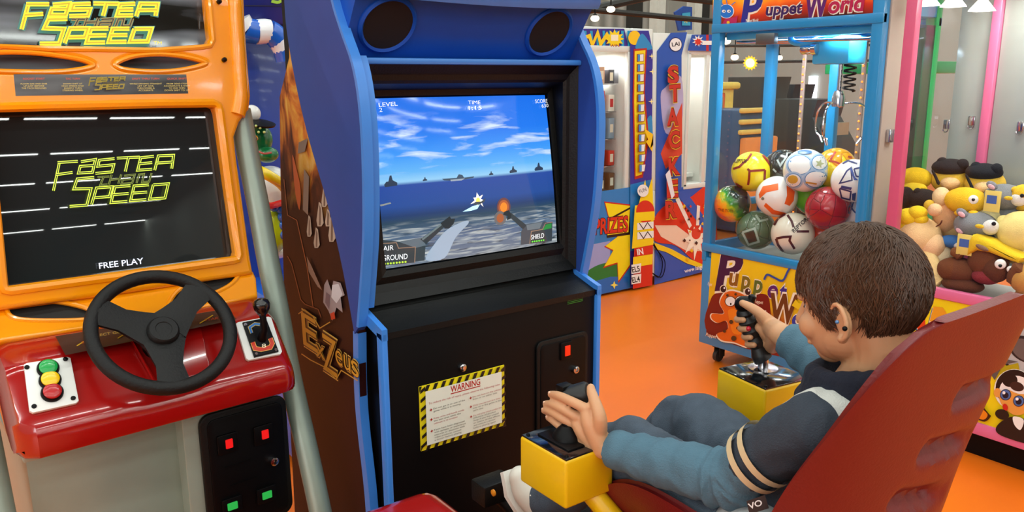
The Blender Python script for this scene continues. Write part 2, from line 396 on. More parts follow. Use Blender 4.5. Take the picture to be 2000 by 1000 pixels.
A.poly([(652, 556), (664, 554), (672, 574), (660, 592), (650, 580)], 'C6CAD0'); A.poly([(640, 570), (648, 576), (646, 604), (638, 590)], '5A5C6C')
A.poly([(648, 612), (656, 608), (658, 622), (650, 624)], 'C02818'); A.poly([(602, 500), (612, 520), (632, 566), (624, 560), (606, 530)], '7A6A60')
# the title in angular gothic letters, sloping down to the front
for col, bo in (('F0C860', .06), ('2A0E06', .035), ('D09A28', .0)):
    for s_, p0, p1, h in (('E', (592, 668), (626, 690), 66), ('x', (620, 692), (640, 703), 36), ('Z', (634, 718), (664, 738), 74), ('e', (660, 706), (674, 716), 42), ('u', (676, 716), (690, 726), 42), ('s', (691, 727), (706, 738), 44)):
        A.text(s_, p0, p1, h, col, bold=bo, shear=-.1, up=(0, -1))
A.stroke([(588, 612), (600, 604), (616, 616), (630, 640), (650, 628)], 2, 'C89A38'); A.stroke([(594, 690), (612, 702), (640, 716), (662, 740), (672, 722), (704, 742)], 2, 'C89A38')
A.build('side_artwork', sp_)
# wings
wf = smooth_path([(648, -40), (650, 0), (668, 60), (690, 125), (703, 200), (710, 300), (712, 450), (706, 560), (700, 640)], 4)
wr = smooth_path([(692, 652), (670, 530), (640, 400), (600, 260), (575, 150), (560, 60), (555, 0), (553, -40)], 4)
W = [onx(p[0], p[1], XO) for p in [V((*q, 0)) if len(q) == 2 else q for q in wf + wr]]
WT = .0235
for nm, x0 in (('wing', XO), ('wing', XR)):
    pts = [(x0, p.y, p.z) for p in W]; b = MB(); b.prism(pts, (WT, 0, 0)); b.build('wing_panel', M_bluewing, ez, smooth=False)
    k = len(wf); b = MB(); fr = [V((x0 - .0008, p.y - .0012, p.z)) for p in W[:k]]
    b.grid([[p, p + V((WT + .0016, 0, 0))] for p in fr]); b.grid([[p, p + V((0, .012, 0))] for p in fr]); b.grid([[p + V((WT + .0016, 0, 0)), p + V((WT + .0016, .012, 0))] for p in fr]); b.build('wing_edge', M_bluetrim, ez)
# inner blue frame round the bezel
b = MB(); k = [p for p in W[:len(wf)] if 1.0 < p.z < 1.66]
b.grid([[V((.889, p.y + .006, p.z)), V((.909, p.y + .006, p.z)), V((.909, p.y + .05, p.z))] for p in k])
b.box((.889, 1.846, 1.640), (1.624, 1.90, 1.656), .005); b.build('screen_surround', M_bluetrim, ez)
for x0, x1 in ((.888, .904), (1.621, 1.637)):
    b = MB(); b.box((x0, YF - .012, .03), (x1, YF + .02, .975), .003)
    b.prism([(x0, YF - .012, .955), (x0, YF - .012, .985), (x0, 1.872, 1.018), (x0, 1.872, .985)], (x1 - x0, 0, 0)); b.build('corner_trim', M_bluetrim, ez)
# speaker header
HB, HT = V((0, 1.905, 1.658)), V((0, 1.795, 1.815))
b = MB(); b.prism([(.884, HB.y, HB.z), (.884, HT.y, HT.z), (.884, 2.05, 1.90), (.884, 2.05, 1.655)], (.741, 0, 0)); 
b.build('speaker_header', M_blue, ez)
b = MB(); rows = []
for k in range(13):
    t = k / 12; x = .884 + .745 * t; d = -.02 * math.sin(PI * t)
    rows.append([(x, 1.81, 1.803 + d * .5), (x, 1.785 + d, 1.796 + d * .5), (x, 1.775 + d, 1.81), (x, 1.775 + d, 1.90), (x, 1.85, 2.0)])
b.grid(rows); b.build('header_lip', mat('blue canopy gloss', '2474C8', .25, coat=.4), ez)
hn = V((0, -.157, -.11)).normalized()
def hdr(px, py): 
    return onp(px, py, (0, HB.y, HB.z), hn)
for px, py, r in ((757, 48, .071), (1072, 62, .071)):
    c = hdr(px, py)
    hn2 = hn
    b = MB(); b.lathe([(r + .008, -.03), (r + .008, .004), (r + .002, .010), (r - .004, .004), (r - .005, -.02)], c, hn2, 40); s_ = b.build('speaker_rim', M_blue, ez)
    b = MB(); b.lathe([(.01, .0035), (r - .004, .004), (r - .004, -.02)], c, hn2, 36); b.build('speaker_grille', mat('black speaker cloth', '060607', .85), s_)
# bezel: a stepped black funnel down to the picture tube
YS = 1.93
TS = math.radians(8); SN, SU = V((0, -math.cos(TS), math.sin(TS))), V((0, math.sin(TS), math.cos(TS))); SP0 = V((0, YS, 1.325))
def scp(px, py): return onp(px, py, SP0, SN)
sc = [scp(px, py) for px, py in ((733, 188), (1077, 188), (1082, 477), (743, 524))]
x0, x1 = (sc[0].x + sc[3].x) / 2, (sc[1].x + sc[2].x) / 2; z1, z0 = (sc[0].z + sc[1].z) / 2, (sc[2].z + sc[3].z) / 2
def ring(xa, xb, za, zb, y): return [(xa, y, za), (xb, y, za), (xb, y, zb), (xa, y, zb)]
def tring(g, d): return [(x, SP0.y + (z - SP0.z) * math.tan(TS) + d, z) for x, z in ((x0 - g, z0 - g), (x1 + g, z0 - g), (x1 + g, z1 + g), (x0 - g, z1 + g))]
b = MB(); b.grid([ring(.908, 1.624, 1.02, 1.641, 1.862), ring(.918, 1.61, 1.045, 1.615, 1.885), ring(.930, 1.60, 1.052, 1.60, 1.888), ring(.940, 1.592, 1.065, 1.592, 1.895), tring(.02, -.006), tring(.004, -.002), tring(.006, .03)], closed=True)
b.build('bezel', M_blackmat, ez, angle=15)
# picture tube, slightly bulged, showing the game
cxs, czs, hw, hh = (x0 + x1) / 2, (z0 + z1) / 2, (x1 - x0) / 2, (z1 - z0) / 2
def bulge(p):
    u, v = (p.x - cxs) / hw, (p.z - czs) / hh
    return .024 * (1 - .5 * u * u) * (1 - .5 * v * v) - .014
def crt(px, py, lay=0):
    p = scp(px, py); return p + SN * (bulge(p) + lay)
def tube_mat():
    m = bpy.data.materials.new('lit sea battle picture'); m.use_nodes = True; nt = m.node_tree; bs = nt.nodes['Principled BSDF']; N = nt.nodes.new; L = nt.links.new
    bs.inputs['Base Color'].default_value = (.01, .01, .012, 1); bs.inputs['Roughness'].default_value = .06; bs.inputs['Emission Strength'].default_value = SCR
    uv = N('ShaderNodeUVMap'); sp = N('ShaderNodeSeparateXYZ'); L(uv.outputs[0], sp.inputs[0])
    sky = N('ShaderNodeValToRGB'); L(sp.outputs[1], sky.inputs[0]); e = sky.color_ramp.elements
    e[0].position = 0; e[0].color = (*hexc('6E7E8E'), 1); e[1].position = 1; e[1].color = (*hexc('1672EE'), 1)
    for p, c in ((.14, '56708E'), (.26, '2C4A60'), (.30, '1E3E70'), (.36, '26509C'), (.485, '2A4FA4'), (.505, '9AD4FA'), (.56, '64B8FA'), (.66, '3E9CFC'), (.8, '1E7CF4')): q = e.new(p); q.color = (*hexc(c), 1)
    def noise(scale, sx, sy, det, pos0, pos1, dis=0):
        mp = N('ShaderNodeMapping'); mp.inputs['Scale'].default_value = (sx, sy, 1); L(uv.outputs[0], mp.inputs[0])
        n = N('ShaderNodeTexNoise'); n.inputs['Scale'].default_value = scale; n.inputs['Detail'].default_value = det; n.inputs['Distortion'].default_value = dis; L(mp.outputs[0], n.inputs['Vector'])
        r = N('ShaderNodeMapRange'); r.inputs[1].default_value = pos0; r.inputs[2].default_value = pos1; L(n.outputs['Fac'], r.inputs[0]); return r
    def band(a, b_):
        r = N('ShaderNodeMapRange'); r.inputs[1].default_value = a; r.inputs[2].default_value = b_; L(sp.outputs[1], r.inputs[0]); return r
    def mul(a, b_):
        q = N('ShaderNodeMath'); q.operation = 'MULTIPLY'; L(a.outputs[0], q.inputs[0]); L(b_.outputs[0], q.inputs[1]); return q
    def mix(fac, a, col):
        q = N('ShaderNodeMix'); q.data_type = 'RGBA'; L(fac.outputs[0], q.inputs[0]); L(a, q.inputs[6]); q.inputs[7].default_value = (*hexc(col), 1); return q.outputs[2]
    c = sky.outputs[0]
    cl = mul(mul(noise(3.2, 1.2, 5.5, 5, .52, .70, .4), band(.53, .6)), band(.93, .82)); c = mix(cl, c, 'DCEEFF')
    wv = mul(noise(6, 1.0, 9, 6, .46, .66, .8), band(.27, .2)); c = mix(wv, c, 'C0C8C8')
    wv2 = mul(noise(5, 1.2, 6, 6, .55, .7, 1.0), band(.30, .1)); c = mix(wv2, c, '2A3A40')
    L(c, bs.inputs['Emission Color']); return m
rows = []
NU, NV = 24, 20
TL, TR, BR, BL = (733, 188), (1077, 188), (1082, 477), (743, 524)
for j in range(NV + 1):
    v = 1 - j / NV; r = []
    for i in range(NU + 1):
        z = z0 + (z1 - z0) * v; p = V((x0 + (x1 - x0) * i / NU, SP0.y + (z - SP0.z) * math.tan(TS), z))
        r.append(p + SN * bulge(p))
    rows.append(r)
b = MB(); b.grid(rows); uvl = b.bm.loops.layers.uv.new('UVMap')
for f in b.bm.faces:
    for l in f.loops: l[uvl].uv = ((l.vert.co.x - x0) / (x1 - x0), (l.vert.co.z - z0) / (z1 - z0))
scr = b.build('screen', tube_mat(), ez, recalc=True)
def Q(u, v):   # zoomed-crop coordinates of the screen picture
    return (680 + u * .4, 160 + v * .4)
A = Art(crt, .00012, 14); G = lambda c, s=.9: mat('lit %s screen' % c, c, .08, var=0, emit=s * SCR)
def ZP(pts): return [Q(*p) for p in pts]
for (x, y, s) in ((210, 500, 1), (370, 480, .35), (690, 452, .35), (800, 438, .6), (930, 425, .7)):   # ships on the horizon
    A.poly(ZP([(x - 34 * s, y + 2 * s), (x - 24 * s, y - 12 * s), (x - 14 * s, y - 14 * s), (x - 8 * s, y - 42 * s), (x, y - 44 * s), (x + 6 * s, y - 20 * s), (x + 28 * s, y - 8 * s), (x + 28 * s, y + 6 * s), (x - 30 * s, y + 14 * s)]), G('28364A'))
A.poly(ZP([(450, 474), (520, 470), (530, 452), (548, 455), (556, 468), (606, 462), (600, 470), (520, 484), (460, 482)]), G('34465A')); A.poly(ZP([(490, 478), (560, 472), (545, 482), (492, 486)]), G('8090A0'))
A.poly(ZP([(156, 600), (205, 588), (210, 594), (160, 608)]), G('7A8484'))
for r, c in ((34, '5A3A3C'), (26, '94502C'), (17, 'D07828')): A.ell(*Q(752, 612), r * .4, r * .55, G(c))
for k, c in enumerate(('5A5A5C', '8C5030')): A.ell(*Q(736, 665), (30 - 12 * k) * .4, (34 - 12 * k) * .4, G(c))
A.poly(ZP([(550, 634), (600, 606), (634, 598), (622, 620), (590, 630)]), G('A8D8EC')); A.star(*Q(626, 578), 14, 6, 7, G('F4F0E0'), jit=.5); A.ell(*Q(624, 580), 4, 6, G('FFD060')); A.poly(ZP([(600, 600), (610, 586), (640, 584), (662, 566), (655, 586), (628, 600)]), G('38424A'))
A.smooth(ZP([(380, 868), (420, 790), (480, 720), (560, 680), (580, 690), (520, 760), (470, 860)]), G('8498AC'))
for pts, c in (([(158, 898), (158, 770), (250, 780), (356, 760), (376, 800), (374, 872)], '2E3A40'), ([(250, 782), (356, 760), (378, 798), (330, 810)], '50606A'), ([(350, 768), (450, 690), (470, 702), (378, 792)], '28343A'), ([(356, 766), (456, 684), (462, 690), (362, 774)], '56686E'), ([(444, 690), (488, 656), (494, 668), (514, 668), (508, 692), (486, 716), (466, 716)], '1E282E'),
               ([(842, 796), (842, 730), (860, 696), (960, 680), (998, 700), (998, 778)], '3A444C'), ([(850, 720), (770, 650), (786, 638), (868, 700)], '2A343A'), ([(770, 655), (748, 648), (754, 634), (776, 626), (790, 650), (786, 668), (768, 676)], '1C262C'), ([(866, 698), (948, 684), (934, 716), (872, 724)], '5A666E')): A.poly(ZP(pts), G(c))
A.poly(ZP([(158, 900), (158, 790), (235, 785), (246, 812), (326, 806), (326, 882)]), G('30383C')); A.stroke(ZP([(158, 790), (235, 785), (246, 812), (326, 806), (326, 882)]), 1.6, G('806A5A'))
A.poly(ZP([(886, 790), (892, 730), (948, 720), (962, 690), (998, 684), (998, 772)]), G('30383C')); A.stroke(ZP([(886, 790), (892, 730), (948, 720), (962, 690), (998, 684)]), 1.6, G('806A5A')); A.poly(ZP([(948, 724), (965, 696), (994, 690), (994, 714)]), G('2C7838'))
W1 = G('E8F0F4')
A.text('AIR', Q(172, 826), Q(222, 820), 10, W1, up=(0, -1)); A.text('GROUND', Q(170, 874), Q(290, 864), 11, W1, up=(0, -1)); A.text('SHIELD', Q(892, 770), Q(956, 760), 9.5, W1, up=(0, -1))
for k in range(9): A.ell(*Q(168 + 14 * k, 890 - 1.4 * k), 2, 2, G('A8D040'))
for k in range(6): A.ell(*Q(898 + 11 * k, 780 - 1.5 * k), 1.6, 1.6, G('60D040'))
A.text('LEVEL', Q(150, 122), Q(240, 116), 8.5, W1); A.text('2', Q(152, 147), Q(166, 146), 8.5, W1); A.text('TIME', Q(580, 110), Q(640, 110), 7.5, W1); A.text('1:15', Q(582, 138), Q(645, 136), 8, W1); A.text('SCORE', Q(912, 104), Q(974, 101), 7.5, W1); A.text('630', Q(944, 126), Q(978, 123), 7.5, W1)
A.build('screen_picture', scr)
# front of the lower box
F_ = plane_surf((0, YF, 0), (0, 1, 0)); fy = lambda px, py: ony(px, py, YF)
b = MB(); a_, c_ = fy(815, 755), fy(984, 829)
xa, xb, zb, zt = (a_.x + fy(824, 881).x) / 2, (fy(984, 713).x + c_.x) / 2, (fy(824, 881).z + c_.z) / 2, (a_.z + fy(984, 713).z) / 2
b.box((xa, YF - .003, zb), (xb, YF, zt)); wl = b.build('warning_sign', mat('sign yellow', 'F0DC1E', .35), ez)
WS = lambda u, v, lay=0: V((xa + (xb - xa) * u, YF - .0034 - lay, zt - (zt - zb) * v))
A = Art(WS, .0002)
K = '141414'
asp = (xb - xa) / (zt - zb)
for k in range(12):   # hazard stripes
    u = k / 11; w_ = .04
    for v0 in (0, .91): A.poly([(max(0, u - w_ + .03), v0), (min(1, u + .03), v0), (min(1, u), v0 + .09), (max(0, u - w_), v0 + .09)], K)
for k in range(8):
    v = k / 7.2
    for u0 in (0, .945): A.poly([(u0, min(1, v + .05)), (u0 + .055, v), (u0 + .055, min(1, v + .055)), (u0, min(1, v + .1))], K)
A.poly([(.05, .075), (.945, .075), (.945, .915), (.05, .915)], 'E4E8DA')
A.text('WARNING', (.33, .19), (.68, .19), .10, 'B01818', bold=.02, up=(0, -1)); A.poly([(.33, .205), (.68, .205), (.68, .22), (.33, .22)], 'B01818')
A.text('To reduce the risk of injury, please observe the following rules', (.08, .285), (.92, .285), .032, 'C06868', up=(0, -1))
for x, lines in ((.10, (('Do not get in or out of the', .38), ('game while it is moving', .42), ('Keep arms and hands inside', .53), ('the seat area while the', .57), ('cabinet is in motion', .61), ('If you have been diagnosed', .71), ('with epilepsy or experience', .75), ('seizures or dizziness with', .79), ('video products, consult', .83), ('a doctor before playing', .87))),
                 (.55, (('Do not lean on the cabinet', .36), ('from or on either side', .40), ('Only one person at a time', .50), ('may sit in the game at the', .54), ('same time', .58), ('Do not play when under the', .66), ('influence of alcohol', .70), ('Stop if you feel unwell', .74), ('or notice strobe effects', .78), ('and consult a doctor', .82), ('before playing again', .86)))):
    for t, v in lines: A.text(t, (x + .03, v), (x + .03 + .0135 * len(t), v), .026, 'B05858' if v in (.53, .61, .36, .5, .66) else '5A5A50', up=(0, -1))
    for v in ((.37, .52, .70) if x < .3 else (.35, .49, .65)): A.star(x, v, .016, .008, 4, 'A81414', sy=1.6)
A.build('warning_print', wl)
def coin_plate(name, quad, to3d, inv, parent, m, depth=.008, r=.02): pass
# coin door
p0, p1 = fy(1046, 668), fy(1133, 880)
b = MB(); b.prism([(x, YF, z) for x, z in rrect(p0.x, p1.z, p1.x + .02, p0.z, .022)], (0, -.008, 0), .003); cdoor = b.build('coin_door', M_blackmat, ez)
b = MB(); b.prism([(x, YF - .008, z) for x, z in rrect(p0.x + .012, p1.z + .012, p1.x + .008, p0.z - .012, .015)], (0, -.003, 0), .0015); b.build('coin_door_panel', M_black, cdoor)
q = fy(1100, 682)
b = MB(); b.box((q.x - .022, YF - .018, q.z - .028), (q.x + .022, YF - .008, q.z + .028), .004); cs = b.build('coin_slot', M_black, cdoor)
b = MB(); b.box((q.x - .008, YF - .020, q.z - .016), (q.x + .012, YF - .0175, q.z + .016), .001); b.build('lit_coin_button', glow('D8240C', .8), cs)
q = fy(1118, 719); b = MB(); b.lathe([(.011, 0), (.011, .012), (.006, .014), (.005, .010)], (q.x, YF - .008, q.z), (0, -1, 0), 20); b.build('coin_door_lock', M_chrome, cdoor)
q = fy(1112, 762)
b = MB(); b.box((q.x - .022, YF - .016, q.z - .02), (q.x + .022, YF - .008, q.z + .02), .004); b.build('coin_return', M_black, cdoor)
q = fy(902, 717); b = MB(); b.lathe([(.011, 0), (.011, .008), (.007, .011), (.002, .011)], (q.x, YF, q.z), (0, -1, 0), 20); b.build('front_lock', M_chrome, ez)
q = onp(945, 547, (0, 1.90, 1.05), (0, -.8, .6)); b = MB(); b.ball(q, .004); b.build('ledge_screw', M_chrome, ez)
A = Art(F_)
for k in range(3): A.stroke([(1108, 590 - 3 * k + 4), (1138, 584 - 3 * k + 3)], 1.2, '1E7A28')
A.build('rating_sticker', ez)
# ================================================================ driving game cabinet
RZ = math.radians(4.5)
RU, RV, Z1 = V((math.cos(RZ), math.sin(RZ), 0)), V((-math.sin(RZ), math.cos(RZ), 0)), V((0, 0, 1))
RO = ony(10, 565, 2.10)
def RW(a, b_, z): return V((RO.x, RO.y, 0)) + RU * a + RV * b_ + Z1 * z
TF = math.radians(10); FN = (-RV * math.cos(TF) + Z1 * math.sin(TF)); FW = (Z1 * math.cos(TF) + RV * math.sin(TF))
def fpx(px, py):                       # a photo point on the leaning front, as (across, up) on it
    p = onp(px, py, RO, FN) - RO; return (p.dot(RU), p.dot(FW))
def f3(a, t, d=0): return RO + RU * a + FW * t + FN * d
M_orange = mat('orange gloss moulding', 'FF9E04', .18, coat=.7, var=.05)
M_redg = mat('red gloss moulding', '9C100E', .16, coat=.8, var=.06)
M_silver = mat('silver metallic paint', '93A396', .38, metal=.3, var=.08)
M_rubber = mat('black rubber', '0C0C0C', .55, var=.2, bump=.3, spec=.3)
M_meshcloth = mat('perforated speaker mesh', '1A1A18', .7, var=.5, scale=220)
race = thing('driving_game_cabinet', 'orange and red driving game cabinet with black steering wheel', 'arcade machine', RW(.26, .2, 0), RZ)
# --- the orange front, one moulding with five openings
def P2(pts): return [fpx(*p) for p in pts]
mq = [(-60, -60), (386, -60), (396, -45), (402, 20), (408, 74), (402, 86), (386, 89), (300, 95), (100, 92), (-60, 84)]
e1 = smooth_poly([(-70, 122), (-20, 105), (60, 104), (140, 114), (175, 124), (176, 132), (130, 140), (60, 142), (-30, 138)], 5)
e2 = smooth_poly([(226, 124), (260, 111), (310, 107), (360, 112), (397, 122), (394, 128), (350, 138), (300, 141), (250, 138), (228, 132)], 5)
sh = [(-26, 222), (-18, 216), (100, 213), (300, 208), (408, 207), (417, 211), (421, 222), (440, 360), (459, 492), (456, 501), (446, 504), (230, 534), (24, 563), (14, 561), (9, 552), (-6, 400)]
outer = [(-110, -150), (466, -150), (474, -30), (478, 60), (484, 140), (488, 188), (485, 214), (466, 240), (456, 268), (462, 320), (476, 420), (488, 508), (493, 535), (460, 541), (250, 572), (0, 606), (-52, 612), (-75, 400), (-96, 100)]
plate('front_moulding', P2(outer), [P2(mq), P2(e1), P2(e2), P2(sh)], lambda x, y, z: f3(x, y, z - .012), .045, .012, M_orange, race, 4)
def rim(name, pts, r, d=.006, par=race, m=None):
    b = MB(); q = P2(pts); b.tube([f3(a, t, d) for a, t in q], r, 8, closed=True); return b.build(name, m or M_orange, par)
rim('screen_rim', [(x + (6 if x > 200 else -6), y + (5 if y > 300 else -5)) for x, y in sh], .012, .008)
rim('marquee_rim', [(x + (6 if x > 200 else -6), y + (5 if y > 40 else -5)) for x, y in mq], .008, .008)
for e in (e1, e2): rim('opening_rim', e, .006, .008)
# raised side post of the moulding
b = MB(); q = P2([(452, -80), (456, 0), (464, 120), (468, 190), (462, 225)]); b.tube([f3(a, t, .004) for a, t in smooth_path([(*x, 0) for x in q], 4) for a, t in [(a, t)]] if False else [f3(p[0], p[1], .002) for p in smooth_path([(x[0], x[1], 0) for x in q], 4)], .022, 14); post = b.build('side_post', M_orange, race)
for p in ((424, 6), (434, 119)):
    a, t = fpx(*p); b = MB(); b.lathe([(.006, 0), (.006, .012), (.002, .016)], f3(a, t, .008), FN, 12); b.build('screw', M_black, race)
# marquee
LOGO = [('y', [(405, 45), (365, 235)]), ('y', [(392, 50), (525, 42)]), ('y', [(383, 130), (490, 115)]),
 ('y', [(545, 45), (640, 30), (620, 115), (528, 120), (540, 75), (630, 70)]), ('y', [(765, 25), (665, 35), (655, 75), (760, 65), (748, 112), (640, 122)]),
 ('y', [(780, 22), (930, 15)]), ('y', [(855, 20), (835, 110)]), ('y', [(1022, 10), (935, 20), (915, 102), (1010, 95)]), ('y', [(925, 60), (1010, 52)]), ('y', [(1026, 102), (1050, 8), (1150, 4), (1138, 92)]), ('y', [(1036, 56), (1145, 48)]),
 ('d', [(650, 148), (728, 143)]), ('d', [(690, 147), (668, 200), (715, 196)]), ('d', [(742, 132), (724, 197)]), ('d', [(805, 130), (785, 192)]), ('d', [(735, 166), (792, 160)]), ('d', [(822, 140), (892, 132), (875, 188), (805, 193), (814, 165), (882, 160)]), ('d', [(903, 188), (920, 132), (952, 128), (940, 182), (986, 178), (1002, 122)]),
 ('y', [(625, 150), (515, 160), (492, 226), (605, 224), (577, 332), (465, 340)]), ('y', [(608, 328), (640, 220), (742, 212), (725, 276), (632, 284)]), ('y', [(862, 205), (760, 213), (735, 316), (842, 308)]), ('y', [(748, 264), (850, 256)]), ('y', [(982, 200), (885, 207), (862, 304), (965, 296)]), ('y', [(874, 254), (970, 247)]), ('y', [(1010, 200), (1108, 193), (1086, 286), (985, 294), (1010, 200)])]
def logo(A, f, w, cols):
    for k, p in LOGO:
        p = [f(*q) for q in p]; ww = w * (.72 if k == 'd' else 1)
        if 'glow' in cols: A.stroke(p, ww * 1.9, cols['glow'])
    for k, p in LOGO:
        p = [f(*q) for q in p]; ww = w * (.72 if k == 'd' else 1)
        A.stroke(p, ww, cols[k]); A.stroke(p, ww * .36, cols[k + 'i'])
def fsurf(d): return lambda px, py, lay=0: (lambda q: f3(q[0], q[1], d + lay))(fpx(px, py))
def dark_print(name, cols, rough, emit=0):
    m = bpy.data.materials.new(name); m.use_nodes = True; nt = m.node_tree; bs = nt.nodes['Principled BSDF']; bs.inputs['Roughness'].default_value = rough
    tc = nt.nodes.new('ShaderNodeTexCoord'); mp = nt.nodes.new('ShaderNodeMapping'); mp.inputs['Scale'].default_value = (2, 2, 12); mp.inputs['Rotation'].default_value = (0, .15, 0); n = nt.nodes.new('ShaderNodeTexNoise'); n.inputs['Scale'].default_value = 1.6; n.inputs['Detail'].default_value = 2
    r = nt.nodes.new('ShaderNodeValToRGB'); e = r.color_ramp.elements; e[0].position = .38; e[1].position = .75; e[0].color = (*hexc(cols[0]), 1); e[1].color = (*hexc(cols[1]), 1)
    nt.links.new(tc.outputs['Object'], mp.inputs[0]); nt.links.new(mp.outputs[0], n.inputs['Vector']); nt.links.new(n.outputs['Fac'], r.inputs[0]); nt.links.new(r.outputs[0], bs.inputs['Base Color'])
    if emit: nt.links.new(r.outputs[0], bs.inputs['Emission Color']); bs.inputs['Emission Strength'].default_value = emit
    return m
b = MB(); q = P2([(-80, 155), (440, 150), (436, -80), (-80, -80)])
b.prism([f3(a, t, -.03) for a, t in q], -FN * .01); mqp = b.build('marquee', dark_print('dark streaked print', ('10120F', '6E7880'), .05, .35), race, smooth=False)
A = Art(fsurf(-.0297), .0003)
def mf(x, y): return (79.5 + (x - 465) * 1.13 / 3.333, (272 - (338 - y - .065 * (x - 465)) * .90) / 3.333 + 1)
logo(A, mf, 8.5, {'y': glow('E8DC14', .75), 'yi': glow('B8A010', .55), 'd': glow('8C7A3A', .5), 'di': mat('print dark brown', '241408', .2, var=0), 'glow': glow('3C7878', .45)})
A.text('TM', (301, 85), (317, 86), 6.5, glow('E0CC20', .7))
A.build('marquee_print', mqp)
# instruction strip
A = Art(fsurf(.0106), .0003)
b = MB(); q = P2([(25, 147), (361, 147), (365, 184), (29, 189)]); b.prism([f3(a, t, .0103) for a, t in q], FN * .0006); strip = b.build('instruction_strip', dark_print('strip print', ('1E1C1C', '707478'), .3), race, smooth=False)
def sf(x, y): return (170 + (x - 350) * .0885, 150 + y * .082 + (x - 350) * .003)
logo(A, sf, 2.2, {'y': 'C8B428', 'yi': '7A6A18', 'd': '7A6A30', 'di': '201810'})
for x, t, ls in ((62, 'ROCKET START', ('FLOOR GAS AND EASE', 'UP JUST BEFORE', 'THE TACH REDLINES')), (137, 'TAC TURN', ('DOWN SHIFT AT', 'HIGH SPEEDS AND', 'SHARPLY TURN', 'STEERING WHEEL')), (278, 'DRIFT THRU TURN', ('WHILE DRIVING STRAIGHT', 'LET UP GAS,', 'TURN WHEEL &', 'ACCELERATE')), (338, 'QUICK SHIFT', ('FROM DEAD STOP', 'ACCELERATE & SHIFT', 'TO 2ND THEN', 'DOWN SHIFT TO 1ST'))):
    w = len(t) * 1.75; A.text(t, (x - w, 159.5), (x + w, 159.2), 3.6, 'C84A28', bold=.02)
    for k, l in enumerate(ls): w = len(l) * 1.42; A.text(l, (x - w, 169 + 4.3 * k), (x + w, 168.7 + 4.3 * k), 2.9, 'D8C468', bold=.01)
A.build('strip_lettering', strip)
# monitor
b = MB(); q = P2([(-50, 200), (436, 196), (476, 520), (-20, 590)]); b.prism([f3(a, t, -.03) for a, t in q], -FN * .02)
M_crt = mat('dark monitor glass', '22282A', .012, var=0, spec=.6); mon = b.build('screen', M_crt, race, smooth=False)
A = Art(fsurf(-.0297), .0003)
logo(A, lambda x, y: (x / 3.333, 300 + y / 3.333), 5.2, {'y': glow('C4E040', .85), 'yi': mat('phosphor off', '20280C', .1, var=0), 'd': glow('6E7C28', .7), 'di': mat('phosphor off', '20280C', .1, var=0)})
A.text('FREE PLAY', (197, 525), (284, 514.5), 12, glow('D8E0F4', .9), bold=.01)
A.build('screen_lettering', mon)
# --- lower moulding, sloping forward to the dashboard
LT = math.radians(52); b0 = f3(0, fpx(230, 580)[1] - .006, 0)
LN = (-RV * math.cos(LT) + Z1 * math.sin(LT)); LW = (Z1 * math.cos(LT) + RV * math.sin(LT))
def lpx(px, py): p = onp(px, py, b0, LN) - b0; return (p.dot(RU), p.dot(LW))
def l3(a, t, d=0): return b0 + RU * a + LW * t + LN * d
lo = [(-60, 614), (0, 604), (250, 568), (460, 537), (494, 531), (500, 545), (503, 580), (440, 594), (250, 632), (0, 668), (-60, 676)]
s1 = smooth_poly([(14, 606), (40, 593), (100, 590), (160, 601), (196, 618), (190, 624), (140, 628), (60, 628), (24, 622)], 5)
s2 = smooth_poly([(330, 592), (352, 566), (400, 546), (455, 533), (466, 537), (450, 558), (410, 578), (360, 594), (334, 599)], 5)
LL = lambda pts: [lpx(*p) for p in pts]
plate('lower_moulding', LL(lo), [LL(s1), LL(s2)], lambda x, y, z: l3(x, y, z - .008), .026, .007, M_orange, race, 3)
for s_ in (s1, s2):
    b = MB(); b.tube([l3(a, t, .004) for a, t in LL(s_)], .006, 8, closed=True); r_ = b.build('speaker_rim', M_orange, race)
    A = Art(lambda px, py, lay=0: l3(*lpx(px, py), -.006)); A.poly(s_, M_meshcloth); A.build('speaker_mesh', r_)
# --- dashboard
zb = l3(0, lpx(230, 634)[1], 0); bD = (zb - RW(0, 0, 0)).dot(RV); zD = zb.z
aR = (onp(590, 730, RW(0, bD - .22, 0), RV) - RW(0, 0, 0)).dot(RU); aL = -.055
prof = [(bD + .12, zD - .02), (bD + .02, zD + .002), (bD - .03, zD - .004), (bD - .085, zD - .018), (bD - .105, zD - .028), (bD - .12, zD - .0434), (bD - .1475, zD - .0715), (bD - .175, zD - .0997), (bD - .19, zD - .115), (bD - .205, zD - .135), (bD - .21, zD - .16), (bD - .205, zD - .195), (bD - .18, zD - .20)]
pp = smooth_path([(q[0], q[1], 0) for q in prof], 3)
b = MB(); rows = []
for a, sx, dz in ((aL, .6, -.03), (aL + .012, .9, -.006), (aL + .035, 1, 0), (.15, 1, 0), (.20, 1, -.004), (.30, 1, -.004), (.36, 1, 0), (aR - .04, 1, 0), (aR - .018, .97, -.004), (aR - .006, .9, -.014), (aR, .7, -.04)):
    rows.append([RW(a, bD + (q.x - bD) * (sx if q.x < bD else 1), q.y + dz if q.y > zD - .18 else q.y) for q in pp])
b.grid(rows); b.bm.faces.new([b.bm.verts.new(p) for p in rows[0]]); b.bm.faces.new([b.bm.verts.new(p) for p in rows[-1]][::-1]); bmesh.ops.remove_doubles(b.bm, verts=b.bm.verts[:], dist=1e-5); dash = b.build('dashboard', M_redg, race, recalc=True)
